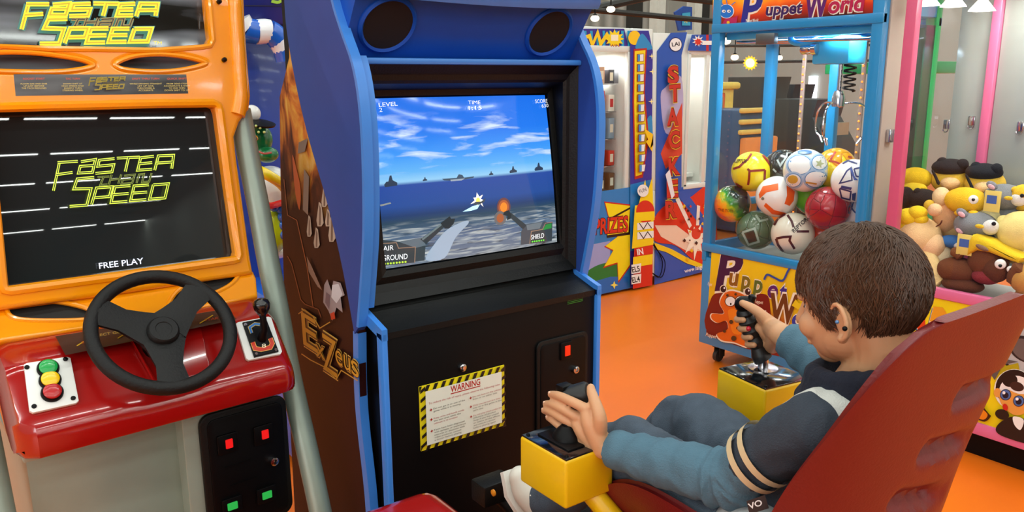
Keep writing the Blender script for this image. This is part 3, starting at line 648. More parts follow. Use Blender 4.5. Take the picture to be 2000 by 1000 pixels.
# ridge sides where the column cowl meets the dashboard
b = MB(); b.prism([RW(.20, bD - .02, zD - .005), RW(.205, bD - .10, zD - .012), RW(.225, bD - .195, zD - .118), RW(.35, bD - .195, zD - .118), RW(.365, bD - .10, zD - .012), RW(.37, bD - .02, zD - .005)], (0, 0, .016), .005); b.build('column_cowl', M_redg, dash)
b = MB(); b.box((-.0, -.0, 0), (.001, .001, .001)); b.bm.clear()
dn0, dn1 = RW(0, bD - .105, zD - .028), RW(0, bD - .19, zD - .115); DW = (dn0 - dn1).normalized(); DN = RU.cross(DW).normalized()
if DN.dot(CAM - dn0) < 0: DN = -DN
def dpx(px, py): p = onp(px, py, dn0, DN) - dn0; return (p.dot(RU), p.dot(DW))
def d3(a, t, d=0): return dn0 + RU * a + DW * t + DN * d
def dplate(name, pts, d0, th, r, m, par):
    q = [dpx(*p) for p in pts]; b = MB(); b.prism([d3(a, t, d0) for a, t in q], DN * th, r); return b.build(name, m, par)
M_white = mat('white painted metal', 'E2E6E2', .35, var=.04)
bp = dplate('button_plate', [(46, 716), (52, 713), (130, 701), (137, 703), (153, 786), (148, 791), (64, 810), (57, 806)], .001, .009, .001, M_white, dash)
for (px, py), c, nm in (((93, 725), '16A048', 'green_button'), ((97, 748), 'F0C400', 'yellow_button'), ((101, 772), 'B01A1C', 'red_button')):
    a, t = dpx(px, py); b = MB(); b.lathe([(.0215, 0), (.0215, .006), (.019, .009), (.017, .008)], d3(a, t, .0098), DN, 28); ring_ = b.build('button_ring', M_black, bp)
    b = MB(); b.lathe([(.0175, .006), (.0175, .012), (.015, .0145), (.006, .0155)], d3(a, t, .0098), DN, 28); o = b.build(nm, mat(nm, c, .25, coat=.3, var=.03), bp); o['label'] = nm.split('_')[0] + ' push button'
for px, py in ((52, 722), (127, 706), (66, 798), (142, 782)):
    a, t = dpx(px, py); b = MB(); b.lathe([(.005, 0), (.005, .002), (.002, .0035)], d3(a, t, .0098), DN, 12); b.build('screw', M_black, bp)
sp = dplate('shifter_plate', [(459, 636), (463, 633), (522, 622), (528, 624), (549, 690), (546, 695), (484, 707), (479, 704)], .001, .009, .001, M_white, dash)
sg = dplate('shift_gate', [(471, 636), (516, 627), (541, 692), (494, 703)], .009, .009, .002, M_black, sp)
A = Art(lambda px, py, lay=0: d3(*dpx(px, py), .0185 + lay), .0002)
A.stroke([(488, 658), (484, 647), (494, 640), (504, 641)], 6, 'E0C050'); A.stroke([(488, 658), (484, 647), (494, 640), (504, 641)], 4.4, '2C70B8')
A.stroke([(490, 676), (494, 688), (506, 690), (524, 686), (528, 678), (524, 668)], 9, 'E0B050'); A.stroke([(490, 676), (494, 688), (506, 690), (524, 686), (528, 678), (524, 668)], 7, 'C03018'); A.text('8', (508, 687), (516, 686), 8, 'F0E8C8')
A.build('gate_print', sg)
a, t = dpx(508, 668); c = d3(a, t, .016)
b = MB(); b.tube([c, c + DN * .03 + Z1 * .01, c + V((0, 0, .062)) + DN * .02], [.012, .008, .008], 12); lv = b.build('gear_lever', M_black, sp)
b = MB(); k = c + V((0, 0, .07)) + DN * .02; b.lathe([(.006, -.022), (.012, -.016), (.019, -.004), (.021, .008), (.017, .018), (.008, .023)], k, (0, .1, 1), 20); b.build('lever_knob', mat('black gloss knob', '0A0A0A', .2, coat=.4), lv)
for px, py in ((476, 641), (514, 634), (535, 690), (497, 698)):
    a, t = dpx(px, py); b = MB(); b.lathe([(.004, 0), (.004, .002)], d3(a, t, .0178), DN, 10); b.build('screw', M_chrome, sp)
# printed strip behind the wheel
TP = RW(0, bD - .045, zD + .006); TN = V((0, -.16, .98)).normalized()
A = Art(lambda px, py, lay=0: onp(px, py, TP, TN) + TN * lay, .0003)
A.poly([(108, 657), (445, 603), (462, 624), (128, 694)], '2C1A1A')
for x in (150, 230, 390): A.stroke([(x, 676 - (x - 150) * .18), (x + 26, 660 - (x - 150) * .18)], 2, 'C8A020'); A.text('START', (x + 10, 672 - (x - 150) * .18), (x + 44, 667 - (x - 150) * .18), 5, 'B03018')
A.text('SELECT GEAR', (178, 661), (250, 650), 5, 'B8A040'); A.build('dash_print', dash)
# steering wheel
hub = RW(0, bD - .17, 0); hub = onp(319, 645, hub, RV)
e_ = math.radians(45); WNm = (-RV * math.cos(e_) + Z1 * math.sin(e_)); WUp = (Z1 * math.cos(e_) + RV * math.sin(e_)); WR_ = RU
def w3(x, y, d=0): return hub + WR_ * x + WUp * y + WNm * d
sw = race
RW_ = .147
b = MB(); b.tube([w3(RW_ * math.cos(2 * PI * k / 56), RW_ * math.sin(2 * PI * k / 56)) for k in range(56)], .0158, 14, closed=True); wheel = b.build('steering_wheel', M_rubber, race)
for ang in (148, 38, 262):
    a = math.radians(ang); d_ = V((math.cos(a), math.sin(a))); n_ = V((-d_.y, d_.x)); b = MB(); rows = []
    for r, w_, d in ((.02, .045, -.02), (.05, .036, -.018), (.09, .026, -.012), (.142, .032, -.002)):
        rows.append([w3(*(d_ * r + n_ * w_ * k), d + .004 * (1 - k * k)) for k in (-1, -.6, 0, .6, 1)])
    b.solid(rows, .012); b.build('spoke', M_rubber, wheel)
b = MB(); b.lathe([(.05, -.03), (.052, -.014), (.046, -.008), (.036, -.007), (.034, .004), (.030, .008), (.018, .008), (.017, .0065), (.003, .0065)], hub, WNm, 32); b.build('hub', M_rubber, wheel)
b = MB(); b.tube([hub - WNm * .02, hub - WNm * .13], [.03, .04], 16); b.build('steering_column', M_black, race)
# --- body, coin door, tubes
zl = zD - .2
b = MB(); b.box((aL + .03, bD - .05, .02), (.31, bD + .3, zl), .004); b.box((.30, bD - .10, .02), (aR - .05, bD + .3, zl), .004); b.box((aL + .01, bD - .17, zl - .012), (aR - .02, bD + .2, zl + .004), .003); b.box((aL + .03, bD + .27, zl), (aR - .12, bD + .6, zD + .75), .01)
MR = Matrix(((RU.x, RV.x, 0, RO.x), (RU.y, RV.y, 0, RO.y), (0, 0, 1, 0), (0, 0, 0, 1)))
bmesh.ops.transform(b.bm, matrix=MR, verts=b.bm.verts[:]); b.build('cabinet_body', M_silver, race)
cp = RW(0, bD - .10, 0)
def cpx(px, py): p = onp(px, py, cp, RV) - RW(0, bD - .10, 0); return (p.dot(RU), p.z)
def c3(a, z, d=0): return RW(a, bD - .10 - d, z)
q0, q1 = cpx(383, 812), cpx(556, 800); zt_ = max(q0[1], q1[1])
pl = rrect(q0[0], zt_ - .34, q1[0], zt_, .03)
b = MB(); b.prism([c3(a, z, .0) for a, z in pl], -RV * .014, .005); cd_ = b.build('coin_door', M_blackmat, race)
b = MB(); b.prism([c3(a, z, .012) for a, z in rrect(q0[0] + .018, zt_ - .325, q1[0] - .014, zt_ - .016, .02)], -RV * .005, .002); b.build('coin_door_panel', M_black, cd_)
for px, py in ((438, 861), (508, 843)):
    a, z = cpx(px, py); b = MB(); b.prism([c3(x, y, .016) for x, y in rrect(a - .026, z - .026, a + .026, z + .026, .004)], -RV * .008, .002); s_ = b.build('coin_slot', M_black, cd_)
    b = MB(); b.prism([c3(x, y, .024) for x, y in rrect(a - .006, z - .012, a + .012, z + .012, .002)], -RV * .002); b.build('lit_coin_button', glow('D01818', .7), s_)
for px, py in ((447, 981), (514, 960)):
    a, z = cpx(px, py); b = MB(); b.prism([c3(x, y, .016) for x, y in rrect(a - .026, z - .022, a + .026, z + .022, .004)], -RV * .008, .002); s_ = b.build('coin_return', M_black, cd_)
    b = MB(); b.prism([c3(x, y, .024) for x, y in rrect(a - .013, z - .010, a + .013, z + .010, .002)], -RV * .002); b.build('lit_return_flap', glow('28A848', .55), s_)
a, z = cpx(528, 895); b = MB(); b.lathe([(.011, 0), (.011, .012), (.006, .014)], c3(a, z, .016), -RV, 18); b.build('coin_door_lock', M_chrome, cd_)
for px, py in ((448, 905), (460, 940)):
    a, z = cpx(px, py); b = MB(); b.prism([c3(x, y, .016) for x, y in rrect(a - .02, z - .002, a + .05, z + .002, .001)], -RV * .003); b.build('door_ridge', M_black, cd_)
at = fpx(478, 350)[0] + .03
def tpx(px, py): return onp(px, py, RW(at, 0, 0), RU)
b = MB(); b.tube(smooth_path([tpx(*p) for p in ((468, 215), (484, 300), (504, 400), (522, 500), (542, 600), (566, 730), (600, 880), (626, 1000), (640, 1080))], 4), .030, 20); b.build('side_tube', M_silver, race)
tl = V((0, 0, 0)) - RU * (at + .09)
b = MB(); b.tube([p + tl for p in smooth_path([tpx(*p) for p in ((468, 215), (504, 400), (542, 600), (600, 880), (640, 1080))], 4)], .030, 20); b.build('side_tube', M_silver, race)
# ================================================================ claw machine full of footballs
M_cy = mat('sky blue enamel', '2288C4', .28, coat=.3, var=.05)
M_cyl = mat('bright cyan enamel', '30B4EE', .3, coat=.2, var=.05)
M_beige = mat('beige side board', 'B4ABA0', .6, var=.05)
M_glass = glass_mat('clear glass'); M_frost = glass_mat('smoky glass', (.55, .62, .66))
XF, XB, YL, YR = 3.5, 4.02, 2.94, 1.985
claw = thing('claw_machine', 'blue framed claw machine filled with footballs beneath a red header sign', 'claw machine', (3.76, 2.46, 0))
b = MB(); b.box((XF + .004, YR + .004, .115), (XB, YL - .004, .62), .004); b.build('base_cabinet', M_cy, claw)
for x in (XF, XB - .05):
    for y in (YR, YL - .055):
        b = MB(); b.box((x, y, .665), (x + .05, y + .055, 2.2), .006); gr_ = x > XF and y < 2.2; o = b.build('corner_post', mat('green enamel', '12A85C', .3, coat=.3) if gr_ else M_cy, claw)
        if gr_: o['label'] = 'green corner post'
b = MB()
for z0_, z1_ in ((.60, .70), (1.835, 1.88)):
    b = MB(); b.box((XF - .004, YR, max(z0_, .655)), (XF + .03, YL, z1_), .004); b.box((XF, YL - .03, z0_), (XB, YL, z1_), .004); b.box((XB - .03, YR, z0_), (XB, YL, z1_), .004); b.build('rail_frame', M_cy, claw)
b = MB(); b.box((XF + .02, YL - .035, .885), (XB, YL - .005, .925), .004)
b.build('side_rail', M_cy, claw)
b = MB(); b.box((XF + .01, YR + .004, 1.875), (XB - .01, YL - .004, 2.22), .006); hd = b.build('header_box', M_cy, claw)
b = MB(); b.box((XF + .03, YR + .01, .618), (XB - .03, YL - .01, .64)); b.build('tray', mat('grey tray felt', 'A8AAA4', .8), claw)
b = MB(); b.box((XF + .05, YR + .001, .70), (XF + .29, YR + .012, 1.87)); b.build('side_board', M_beige, claw)
b = MB(); b.box((XF + .05, YR - .006, .12), (XF + .29, YR + .002, 2.2)); b.build('side_board', M_beige, claw)
b = MB(); b.box((XF + .29, YR + .003, .70), (XB - .05, YR + .008, 1.84)); b.build('side_pane', M_frost, claw, smooth=False)
hp = ony(1735, 265, YR - .006); b = MB(); b.box((hp.x - .025, YR - .03, hp.z - .03), (hp.x + .02, YR - .006, hp.z + .03), .004); b.build('hasp', M_chrome, claw)
for nm, lo_, hi_, g in (('front_pane', (XF + .008, YR + .05, .70), (XF + .013, YL - .05, 1.84), M_glass), ('side_pane', (XF + .05, YL - .02, .92), (XB - .05, YL - .015, 1.84), M_glass), ('side_pane', (XF + .05, YL - .02, .70), (XB - .05, YL - .015, .89), M_frost), ('rear_pane', (XB - .02, YR + .05, .70), (XB - .015, YL - .05, 1.84), M_glass)):
    b = MB(); b.box(lo_, hi_); b.build(nm, g, claw, smooth=False)
mp_ = onx(1630, 200, XB - .02); b = MB(); b.box((XB - .05, mp_.y - .025, .70), (XB - .01, mp_.y + .025, 1.84), .004); b.build('rear_post', M_cy, claw)
for px in (1566, 1682):      # strings of small amber lamps
    q = onx(px, 200, XB - .055); b = MB(); b.box((XB - .06, q.y - .012, .72), (XB - .05, q.y + .012, 1.83), .002); st = b.build('lamp_strip', mat('clear lamp strip', '8C7C74' if px == 1566 else 'D8B4C4', .3), claw)
    b = MB()
    for k in range(26): b.ball((XB - .064, q.y, .78 + k * .04), .0052, 8, 6)
    tag(b.build('strip_lamp', glow('FF8A30', 1.6), st), kind='stuff')
for y in (YL - .08, YR + .08):
    for x in (XF + .09, XB - .08):
        b = MB(); b.tube([(x, y - .012, .036), (x, y + .012, .036)], .036, 18); b.box((x - .035, y - .02, .09), (x + .035, y + .02, .116), .003); b.box((x - .012, y - .022, .03), (x + .03, y - .016, .1)); b.box((x - .012, y + .016, .03), (x + .03, y + .022, .1))
        b.build('caster', mat('grey caster', '3C3A38', .5, metal=.3), claw)
q = onx(1498, 75, XF - .005); b = MB(); b.box((XF - .03, q.y - .06, q.z - .028), (XF + .002, q.y + .05, q.z + .024), .003); b.build('lock_plate', mat('steel plate', '70767A', .35, metal=.8), claw)
# crane
cg = onx(1640, 95, 3.74); zc = cg.z
b = MB(); b.box((3.56, YR + .05, 1.80), (3.60, YL - .05, 1.835), .003); b.box((3.86, YR + .05, 1.80), (3.90, YL - .05, 1.835), .003); gan = b.build('crane_rail', M_cyl, claw)
b = MB(); b.tube([(3.64, YR + .06, 1.775), (3.64, YL - .06, 1.79)], .008, 10); b.tube([(3.84, YR + .06, 1.775), (3.84, YL - .06, 1.79)], .008, 10); b.build('guide_rod', M_chrome, gan)
b = MB(); b.box((3.66, cg.y - .10, zc - .075), (3.82, cg.y + .10, zc + .06), .012); b.tube(smooth_path([(3.64, cg.y + .22, 1.82), (3.64, cg.y + .2, 1.78), (3.65, cg.y + .12, 1.77), (3.66, cg.y + .02, 1.80), (3.68, cg.y - .04, 1.81)], 5), .016, 10); car = b.build('crane_carriage', M_cyl, claw)
b = MB(); b.lathe([(.012, 0), (.03, .005), (.03, .03), (.018, .035), (.026, .05), (.026, .09), (.01, .095)], (3.655, cg.y + .06, zc), (0, 1, 0), 16); b.build('crane_motor', M_chrome, car)
cp_ = onx(1638, 190, 3.74)
b = MB(); b.tube([(3.74, cp_.y, zc - .07), (3.74, cp_.y, cp_.z + .02)], .010, 10); b.lathe([(.012, -.05), (.03, -.045), (.032, .0), (.022, .03), (.01, .035)], cp_, (0, 0, 1), 18); grab = b.build('claw', M_chrome, claw)
b = MB()
hx = [V((3.74 + .028 * math.cos(k * .8), cp_.y - .05 + .028 * math.sin(k * .8), zc - .07 - .0035 * k)) for k in range(40)]
b.tube(hx, .005, 6); b.build('coiled_cable', M_black, grab)
for a in (70, 190, 310):
    d = V((math.cos(math.radians(a)), math.sin(math.radians(a)), 0)); b = MB(); c0 = cp_ + V((0, 0, -.03))
    b.tube(smooth_path([c0 + d * .02, c0 + d * .10 + Z1 * .0, c0 + d * .155 - Z1 * .05, c0 + d * .16 - Z1 * .14, c0 + d * .12 - Z1 * .17], 4), [.005] * 17, 8); b.tube([c0 + d * .12 - Z1 * .17, c0 + d * .10 - Z1 * .2], [.009, .006], 8); b.build('prong', M_chrome, grab)
# header sign
A = Art(plane_surf((XF + .008, 0, 0), (1, 0, 0)), .0003)
def mixart(name, stops, nscale=3, emit=.0, axis=2, lo=0, hi=1):
    m = bpy.data.materials.new(name); m.use_nodes = True; nt = m.node_tree; bs = nt.nodes['Principled BSDF']; bs.inputs['Roughness'].default_value = .3
    tc = nt.nodes.new('ShaderNodeTexCoord'); n = nt.nodes.new('ShaderNodeTexNoise'); n.inputs['Scale'].default_value = nscale; n.inputs['Detail'].default_value = 2; n.inputs['Distortion'].default_value = .6
    sp = nt.nodes.new('ShaderNodeSeparateXYZ'); mr = nt.nodes.new('ShaderNodeMapRange'); mr.inputs[1].default_value = lo; mr.inputs[2].default_value = hi
    ma = nt.nodes.new('ShaderNodeMath'); ma.operation = 'MULTIPLY_ADD'; ma.inputs[1].default_value = .55; ad = nt.nodes.new('ShaderNodeMath'); ad.operation = 'SUBTRACT'; ad.inputs[1].default_value = .27
    r = nt.nodes.new('ShaderNodeValToRGB'); e = r.color_ramp.elements
    e[0].position, e[0].color = stops[0][0], (*hexc(stops[0][1]), 1); e[1].position, e[1].color = stops[-1][0], (*hexc(stops[-1][1]), 1)
    for p, c in stops[1:-1]: q = e.new(p); q.color = (*hexc(c), 1)
    L = nt.links.new; L(tc.outputs['Object'], n.inputs['Vector']); L(tc.outputs['Object'], sp.inputs[0]); L(sp.outputs[axis], mr.inputs[0]); L(n.outputs['Fac'], ma.inputs[0]); L(mr.outputs[0], ma.inputs[2]); L(ma.outputs[0], ad.inputs[0]); L(ad.outputs[0], r.inputs[0]); L(r.outputs[0], bs.inputs['Base Color'])
    if emit: L(r.outputs[0], bs.inputs['Emission Color']); bs.inputs['Emission Strength'].default_value = emit
    return m
A.poly([(1393, -60), (1706, -80), (1705, 40), (1392, 61)], mixart('fiery header print', [(.0, '3A1008'), (.3, 'B42810'), (.5, 'E86A14'), (.8, 'F4C81C'), (1, 'F8E040')], 4, .25, 2, 1.86, 2.08))
def ptext(A, items):
    for s_, p0, p1, h, col, oc in items: A.text(s_, p0, p1, h, col, shear=.18, bold=.03, up=(0, -1), outline=oc, ow=.075)
ptext(A, [('P', (1446, 50), (1490, 46), 66, '2A2A8C', 'F0E0C8'), ('uppet', (1496, 30), (1568, 25), 24, '3A1A5A', 'E8E0D0'), ('W', (1574, 40), (1622, 36), 60, '5A1A6A', 'F0E0C8'), ('orld', (1618, 26), (1692, 20), 34, 'B01C4C', 'E8E0D0')])
for p0, p1 in (((1458, 44), (1482, 43)), ((1504, 49), (1554, 46)), ((1640, 38), (1698, 34))): A.text('Puppet World', p0, p1, 7, 'F4F0E4', bold=.01)
A.poly([(1404, 56), (1398, 48), (1412, 46), (1418, 36), (1436, 34), (1442, 30), (1440, 44), (1428, 54), (1416, 52), (1408, 60)], 'B4205C')
A.ell(1420, 22, 15, 14, 'F0F0F4'); A.ell(1420, 22, 13.5, 13, '1C74D4')
for x in (1415, 1425): A.ell(x, 22, 3.6, 3, 'F4F4F4'); A.ell(x + .8, 22, 1.2, 1.4, '101010')
for p in ([(1414, 10), (1406, 0)], [(1422, 9), (1420, -2)], [(1430, 10), (1438, 4)]): A.stroke(p, 1.6, '1C74D4')
A.ell(1424, 44, 3, 3, 'E8C020')
A.build('header_print', hd)
# lower front print
F2 = plane_surf((XF + .003, 0, 0), (1, 0, 0)); A = Art(F2, .0003)
A.poly([(1390, 493), (1677, 549), (1662, 734), (1379, 655)], mixart('puppet show print', [(.0, '6A1410'), (.28, '8C2414'), (.40, 'B0501C'), (.52, 'E0B41C'), (1, 'F0CC18')], 5, 0, 2, .12, .66))
A.smooth([(1388, 586), (1410, 572), (1440, 590), (1470, 576), (1500, 578), (1508, 620), (1530, 650), (1560, 640), (1560, 700), (1390, 655)], '7A1A12')
ptext(A, [('P', (1396, 566), (1452, 560), 70, '3A1040', 'F0E6D0')])
for k, (ch, x, y, w_, h, c) in enumerate((('u', 1424, 556, 20, 36, '8A5A18'), ('p', 1446, 562, 20, 36, '7A6A18'), ('p', 1470, 570, 20, 36, '5A6A28'), ('e', 1500, 580, 20, 36, '5A1A6A'), ('t', 1524, 584, 14, 34, '3A2A8C'))): ptext(A, [(ch, (x, y), (x + w_, y + 2), h, c, 'F0E6D0')])
ptext(A, [('W', (1506, 628), (1562, 632), 58, '6A3A14', 'F0E6D0'), ('o', (1548, 636), (1572, 640), 36, '2A3A9C', 'F0E6D0'), ('rld', (1578, 642), (1650, 650), 44, 'B02050', 'F0E6D0')])
A.stroke(smooth_path([(1494, 546, 0), (1500, 536, 0), (1514, 542, 0), (1530, 548, 0), (1540, 530, 0), (1546, 520, 0)], 4), 4, '2A4A9C')
A.smooth([(1556, 552), (1564, 544), (1572, 556), (1570, 575), (1558, 572)], '3A6A74'); A.poly([(1566, 574), (1576, 566), (1580, 580), (1570, 586)], 'C8241C')
A.poly([(1548, 596), (1556, 584), (1562, 592), (1576, 592), (1576, 600), (1560, 604)], 'E8C81C')
# an orange spotted creature with two stalk eyes
cr = [(1408, 592), (1416, 574), (1432, 568), (1456, 576), (1464, 590), (1452, 608), (1446, 622), (1456, 634), (1462, 660), (1460, 676), (1436, 668), (1412, 664), (1402, 652), (1416, 646), (1424, 640), (1420, 626), (1404, 630), (1392, 622), (1394, 612), (1416, 612)]
A.smooth([(1432 + (x - 1432) * 1.06, 622 + (y - 622) * 1.06) for x, y in cr], 'F0E0C8'); A.smooth(cr, 'DC6414'); A.smooth([(1424, 606), (1440, 604), (1444, 622), (1450, 650), (1434, 650), (1428, 630)], 'E88018')
for x, y in ((1415, 564), (1463, 569)): A.stroke([(x, y), (x + (6 if x < 1430 else -6), y + 14)], 3, 'DC6414'); A.ell(x, y, 7, 8, 'F0E0C8'); A.ell(x, y, 5.6, 6.6, '2A1418'); A.ell(x + 2, y - 2, 1.6, 2, 'F0F0F0')
for x, y in ((1429, 588), (1449, 587)): A.ell(x, y, 11, 10, '3A1408'); A.ell(x, y, 9.6, 9, 'ECECE8'); A.ell(x + 1, y + 5, 1.6, 2.4, '181010')
for x, y, r in ((1431, 628, 4), (1436, 660, 5), (1418, 646, 3), (1444, 640, 3), (1424, 576, 2.5), (1440, 574, 2.5)): A.ell(x, y, r, r, '4A3018')
A.ell(1573, 648, 20, 13, 'F0E0C8'); A.ell(1573, 649, 18, 11, 'E8C020'); A.ell(1568, 646, 4, 5, 'F0F0F0'); A.ell(1576, 646, 4, 5, 'F0F0F0'); A.ell(1568, 647, 1.6, 2, '101010'); A.ell(1576, 647, 1.6, 2, '101010')
for p0, p1 in (((1382, 655), (1402, 660)), ((1476, 590), (1494, 593)), ((1478, 605), (1500, 610)), ((1386, 556), (1394, 558))): A.text('Puppet', p0, p1, 7, 'E8D8C0', bold=.01)
A.build('front_print', claw)
# suction-cup style sun badge seen inside
q = onx(1466, 123, XB - .03); A = Art(plane_surf((XB - .03, 0, 0), (1, 0, 0)), .002); A.star(1466, 123, 15, 11, 14, glow('F8C820', .8)); A.ell(1466, 123, 9, 9, glow('FFF4C0', .9)); A.build('sun_badge', claw)
# --- the balls
def ball_mat(name, fn):
    m = bpy.data.materials.new(name); m.use_nodes = True; fn(m.node_tree, m.node_tree.nodes['Principled BSDF']); return m
def panels(base, seam, accent, scale, thr=.03, acc=.35):
    def fn(nt, bs):
        bs.inputs['Roughness'].default_value = .22; bs.inputs['Coat Weight'].default_value = .4
        tc = nt.nodes.new('ShaderNodeTexCoord'); L = nt.links.new
        v = nt.nodes.new('ShaderNodeTexVoronoi'); v.feature = 'DISTANCE_TO_EDGE'; v.inputs['Scale'].default_value = scale; L(tc.outputs['Object'], v.inputs['Vector'])
        v2 = nt.nodes.new('ShaderNodeTexVoronoi'); v2.inputs['Scale'].default_value = scale; L(tc.outputs['Object'], v2.inputs['Vector'])
        s_ = nt.nodes.new('ShaderNodeSeparateColor'); L(v2.outputs['Color'], s_.inputs[0])
        c1 = nt.nodes.new('ShaderNodeMath'); c1.operation = 'LESS_THAN'; c1.inputs[1].default_value = acc; L(s_.outputs[0], c1.inputs[0])
        c2 = nt.nodes.new('ShaderNodeMath'); c2.operation = 'LESS_THAN'; c2.inputs[1].default_value = thr; L(v.outputs[0], c2.inputs[0])
        m1 = nt.nodes.new('ShaderNodeMix'); m1.data_type = 'RGBA'; L(c1.outputs[0], m1.inputs[0]); m1.inputs[6].default_value = (*hexc(base), 1); m1.inputs[7].default_value = (*hexc(accent), 1)
        m2 = nt.nodes.new('ShaderNodeMix'); m2.data_type = 'RGBA'; L(c2.outputs[0], m2.inputs[0]); L(m1.outputs[2], m2.inputs[6]); m2.inputs[7].default_value = (*hexc(seam), 1); L(m2.outputs[2], bs.inputs['Base Color'])
        bp = nt.nodes.new('ShaderNodeBump'); bp.inputs['Distance'].default_value = .003; mr = nt.nodes.new('ShaderNodeMapRange'); mr.inputs[2].default_value = .03; L(v.outputs[0], mr.inputs[0]); L(mr.outputs[0], bp.inputs['Height']); L(bp.outputs['Normal'], bs.inputs['Normal'])
    return fn
def rainbow(nt, bs):
    bs.inputs['Roughness'].default_value = .15; bs.inputs['Coat Weight'].default_value = .6; L = nt.links.new
    tc = nt.nodes.new('ShaderNodeTexCoord'); g = nt.nodes.new('ShaderNodeVectorMath'); g.operation = 'DOT_PRODUCT'; g.inputs[1].default_value = (-.45, .6, -.5); L(tc.outputs['Object'], g.inputs[0])
    n = nt.nodes.new('ShaderNodeTexNoise'); n.inputs['Scale'].default_value = 40; L(tc.outputs['Object'], n.inputs['Vector'])
    ma = nt.nodes.new('ShaderNodeMath'); ma.operation = 'MULTIPLY_ADD'; ma.inputs[1].default_value = .06; L(n.outputs['Fac'], ma.inputs[0]); L(g.outputs['Value'], ma.inputs[2])
    mr = nt.nodes.new('ShaderNodeMapRange'); mr.inputs[1].default_value = -.05; mr.inputs[2].default_value = .135; L(ma.outputs[0], mr.inputs[0]); r = nt.nodes.new('ShaderNodeValToRGB'); L(mr.outputs[0], r.inputs[0]); e = r.color_ramp.elements
    e[0].color = (*hexc('141430'), 1); e[1].color = (*hexc('D83C10'), 1)
    for p, c in ((.25, '0E3A28'), (.4, '1E8A28'), (.5, 'A8C020'), (.58, 'F0B010'), (.75, 'EC7010')): q = e.new(p); q.color = (*hexc(c), 1)
    L(r.outputs[0], bs.inputs['Base Color'])
BG = 'footballs in the claw machine'
def football(px, py, r, x, label, m, marks=None):
    p = onx(px, py, x); dep = (p - CAM).dot(f_); R = r * dep / FOC
    o = bpy.data.objects.new('football', bpy.data.meshes.new('football')); C.objects.link(o); bm = bmesh.new(); bmesh.ops.create_icosphere(bm, subdivisions=4, radius=R); bm.to_mesh(o.data); bm.free(); o.data.polygons.foreach_set('use_smooth', [True] * len(o.data.polygons)); o.data.materials.append(m)
    o.location = p; WM[o] = Matrix.Translation(p); tag(o, label, 'ball', BG)
    if marks:
        def surf(qx, qy, lay=0):
            d = ray(qx, qy).normalized(); oc = CAM - p; bb = oc.dot(d); disc = bb * bb - (oc.length_squared - R * R); t = -bb - math.sqrt(max(disc, 0)); q = CAM + d * t; n = (q - p).normalized(); return p + n * (R + .0006 + lay)
        A = Art(surf, .0002, 5); marks(A); A.build('printed_pattern', o)
    return o
def m_yel(A):
    s1_ = '8A2414'
    for p in ([(1468, 300), (1460, 312), (1452, 318), (1444, 326), (1432, 330)], [(1460, 330), (1465, 334), (1494, 332)], [(1464, 332), (1463, 350), (1461, 361)], [(1494, 332), (1493, 352)], [(1489, 302), (1500, 316), (1506, 326)], [(1436, 358), (1450, 366)]): A.stroke(p, 4.4, s1_)
    A.text('REPTOR', (1433, 318), (1458, 318), 8, '241408', bold=.02, up=(.5, -.9))
def m_star(A):
    for x, y, rx, ry in ((1562, 322, 22, 18), (1594, 350, 21, 15), (1550, 352, 14, 12), (1600, 318, 14, 13)): A.ell(x, y, rx + 5, ry + 5, 'A4C4E0'); A.ell(x, y, rx + 1.6, ry + 1.6, '4C88C0'); A.ell(x, y, rx, ry, 'EEF2F0')
    A.ell(1549, 350, 10, 8, 'C8A838'); A.star(1600, 320, 9, 4, 5, 'B8C090'); A.poly([(1574, 354), (1595, 357), (1594, 360), (1573, 357)], 'C89838'); A.ell(1572, 298, 14, 4, '3C78B4')
def m_blue(A):
    D = '20306A'
    for p in ([(1654, 334), (1662, 328), (1664, 352), (1640, 358), (1654, 334)], [(1668, 330), (1688, 326), (1690, 348), (1672, 344), (1668, 330)], [(1640, 368), (1662, 374), (1660, 390), (1644, 386), (1640, 368)], [(1676, 380), (1690, 376)], [(1646, 320), (1656, 314), (1674, 320)]): A.stroke(p, 3, D)
    A.poly([(1664, 328), (1670, 346), (1676, 352), (1668, 352), (1660, 330)], '3050A0'); A.poly([(1644, 362), (1664, 366), (1662, 371), (1642, 367)], '283C7C'); A.poly([(1664, 378), (1672, 376), (1670, 392), (1664, 390)], '283C7C')
def m_org(A):
    for p in ([(1482, 380), (1490, 364), (1520, 358), (1520, 371), (1497, 376), (1484, 388)], [(1536, 362), (1552, 374), (1550, 392), (1542, 402), (1532, 398), (1537, 382)], [(1496, 396), (1512, 410), (1536, 416), (1530, 421), (1508, 418), (1492, 402)]): A.poly(p, 'E8641C')
    A.ell(1490, 388, 3, 3, '787868')
def m_grn(A):
    for p in ([(1450, 454), (1474, 446), (1482, 472), (1462, 478), (1450, 454)], [(1476, 420), (1484, 432), (1500, 428)]): A.stroke(p, 4, '9CB4A4')
    A.poly([(1455, 456), (1472, 450), (1478, 470), (1463, 474)], '3A3024')
def m_rep(A):
    s1_ = '4A181C'
    for p in ([(1516, 466), (1530, 463), (1544, 462), (1542, 470), (1552, 486)], [(1538, 420), (1546, 432), (1550, 444)], [(1556, 452), (1580, 452)], [(1512, 440), (1520, 426), (1534, 418)], [(1516, 466), (1520, 478), (1530, 492)]): A.stroke(p, 4.6, s1_)
    A.text('REPTOR', (1551, 455), (1578, 430), 8, '241010', bold=.02)
def m_dk(A):
    for p in ([(1518, 312), (1524, 324), (1536, 306), (1538, 298)], [(1510, 330), (1516, 336)]): A.stroke(p, 3.4, 'B0BCBC')
def m_yo(A):
    for p in ([(1618, 314), (1630, 316), (1646, 322)], [(1622, 312), (1632, 296)], [(1656, 306), (1664, 308)]): A.stroke(p, 4, 'B83A14')
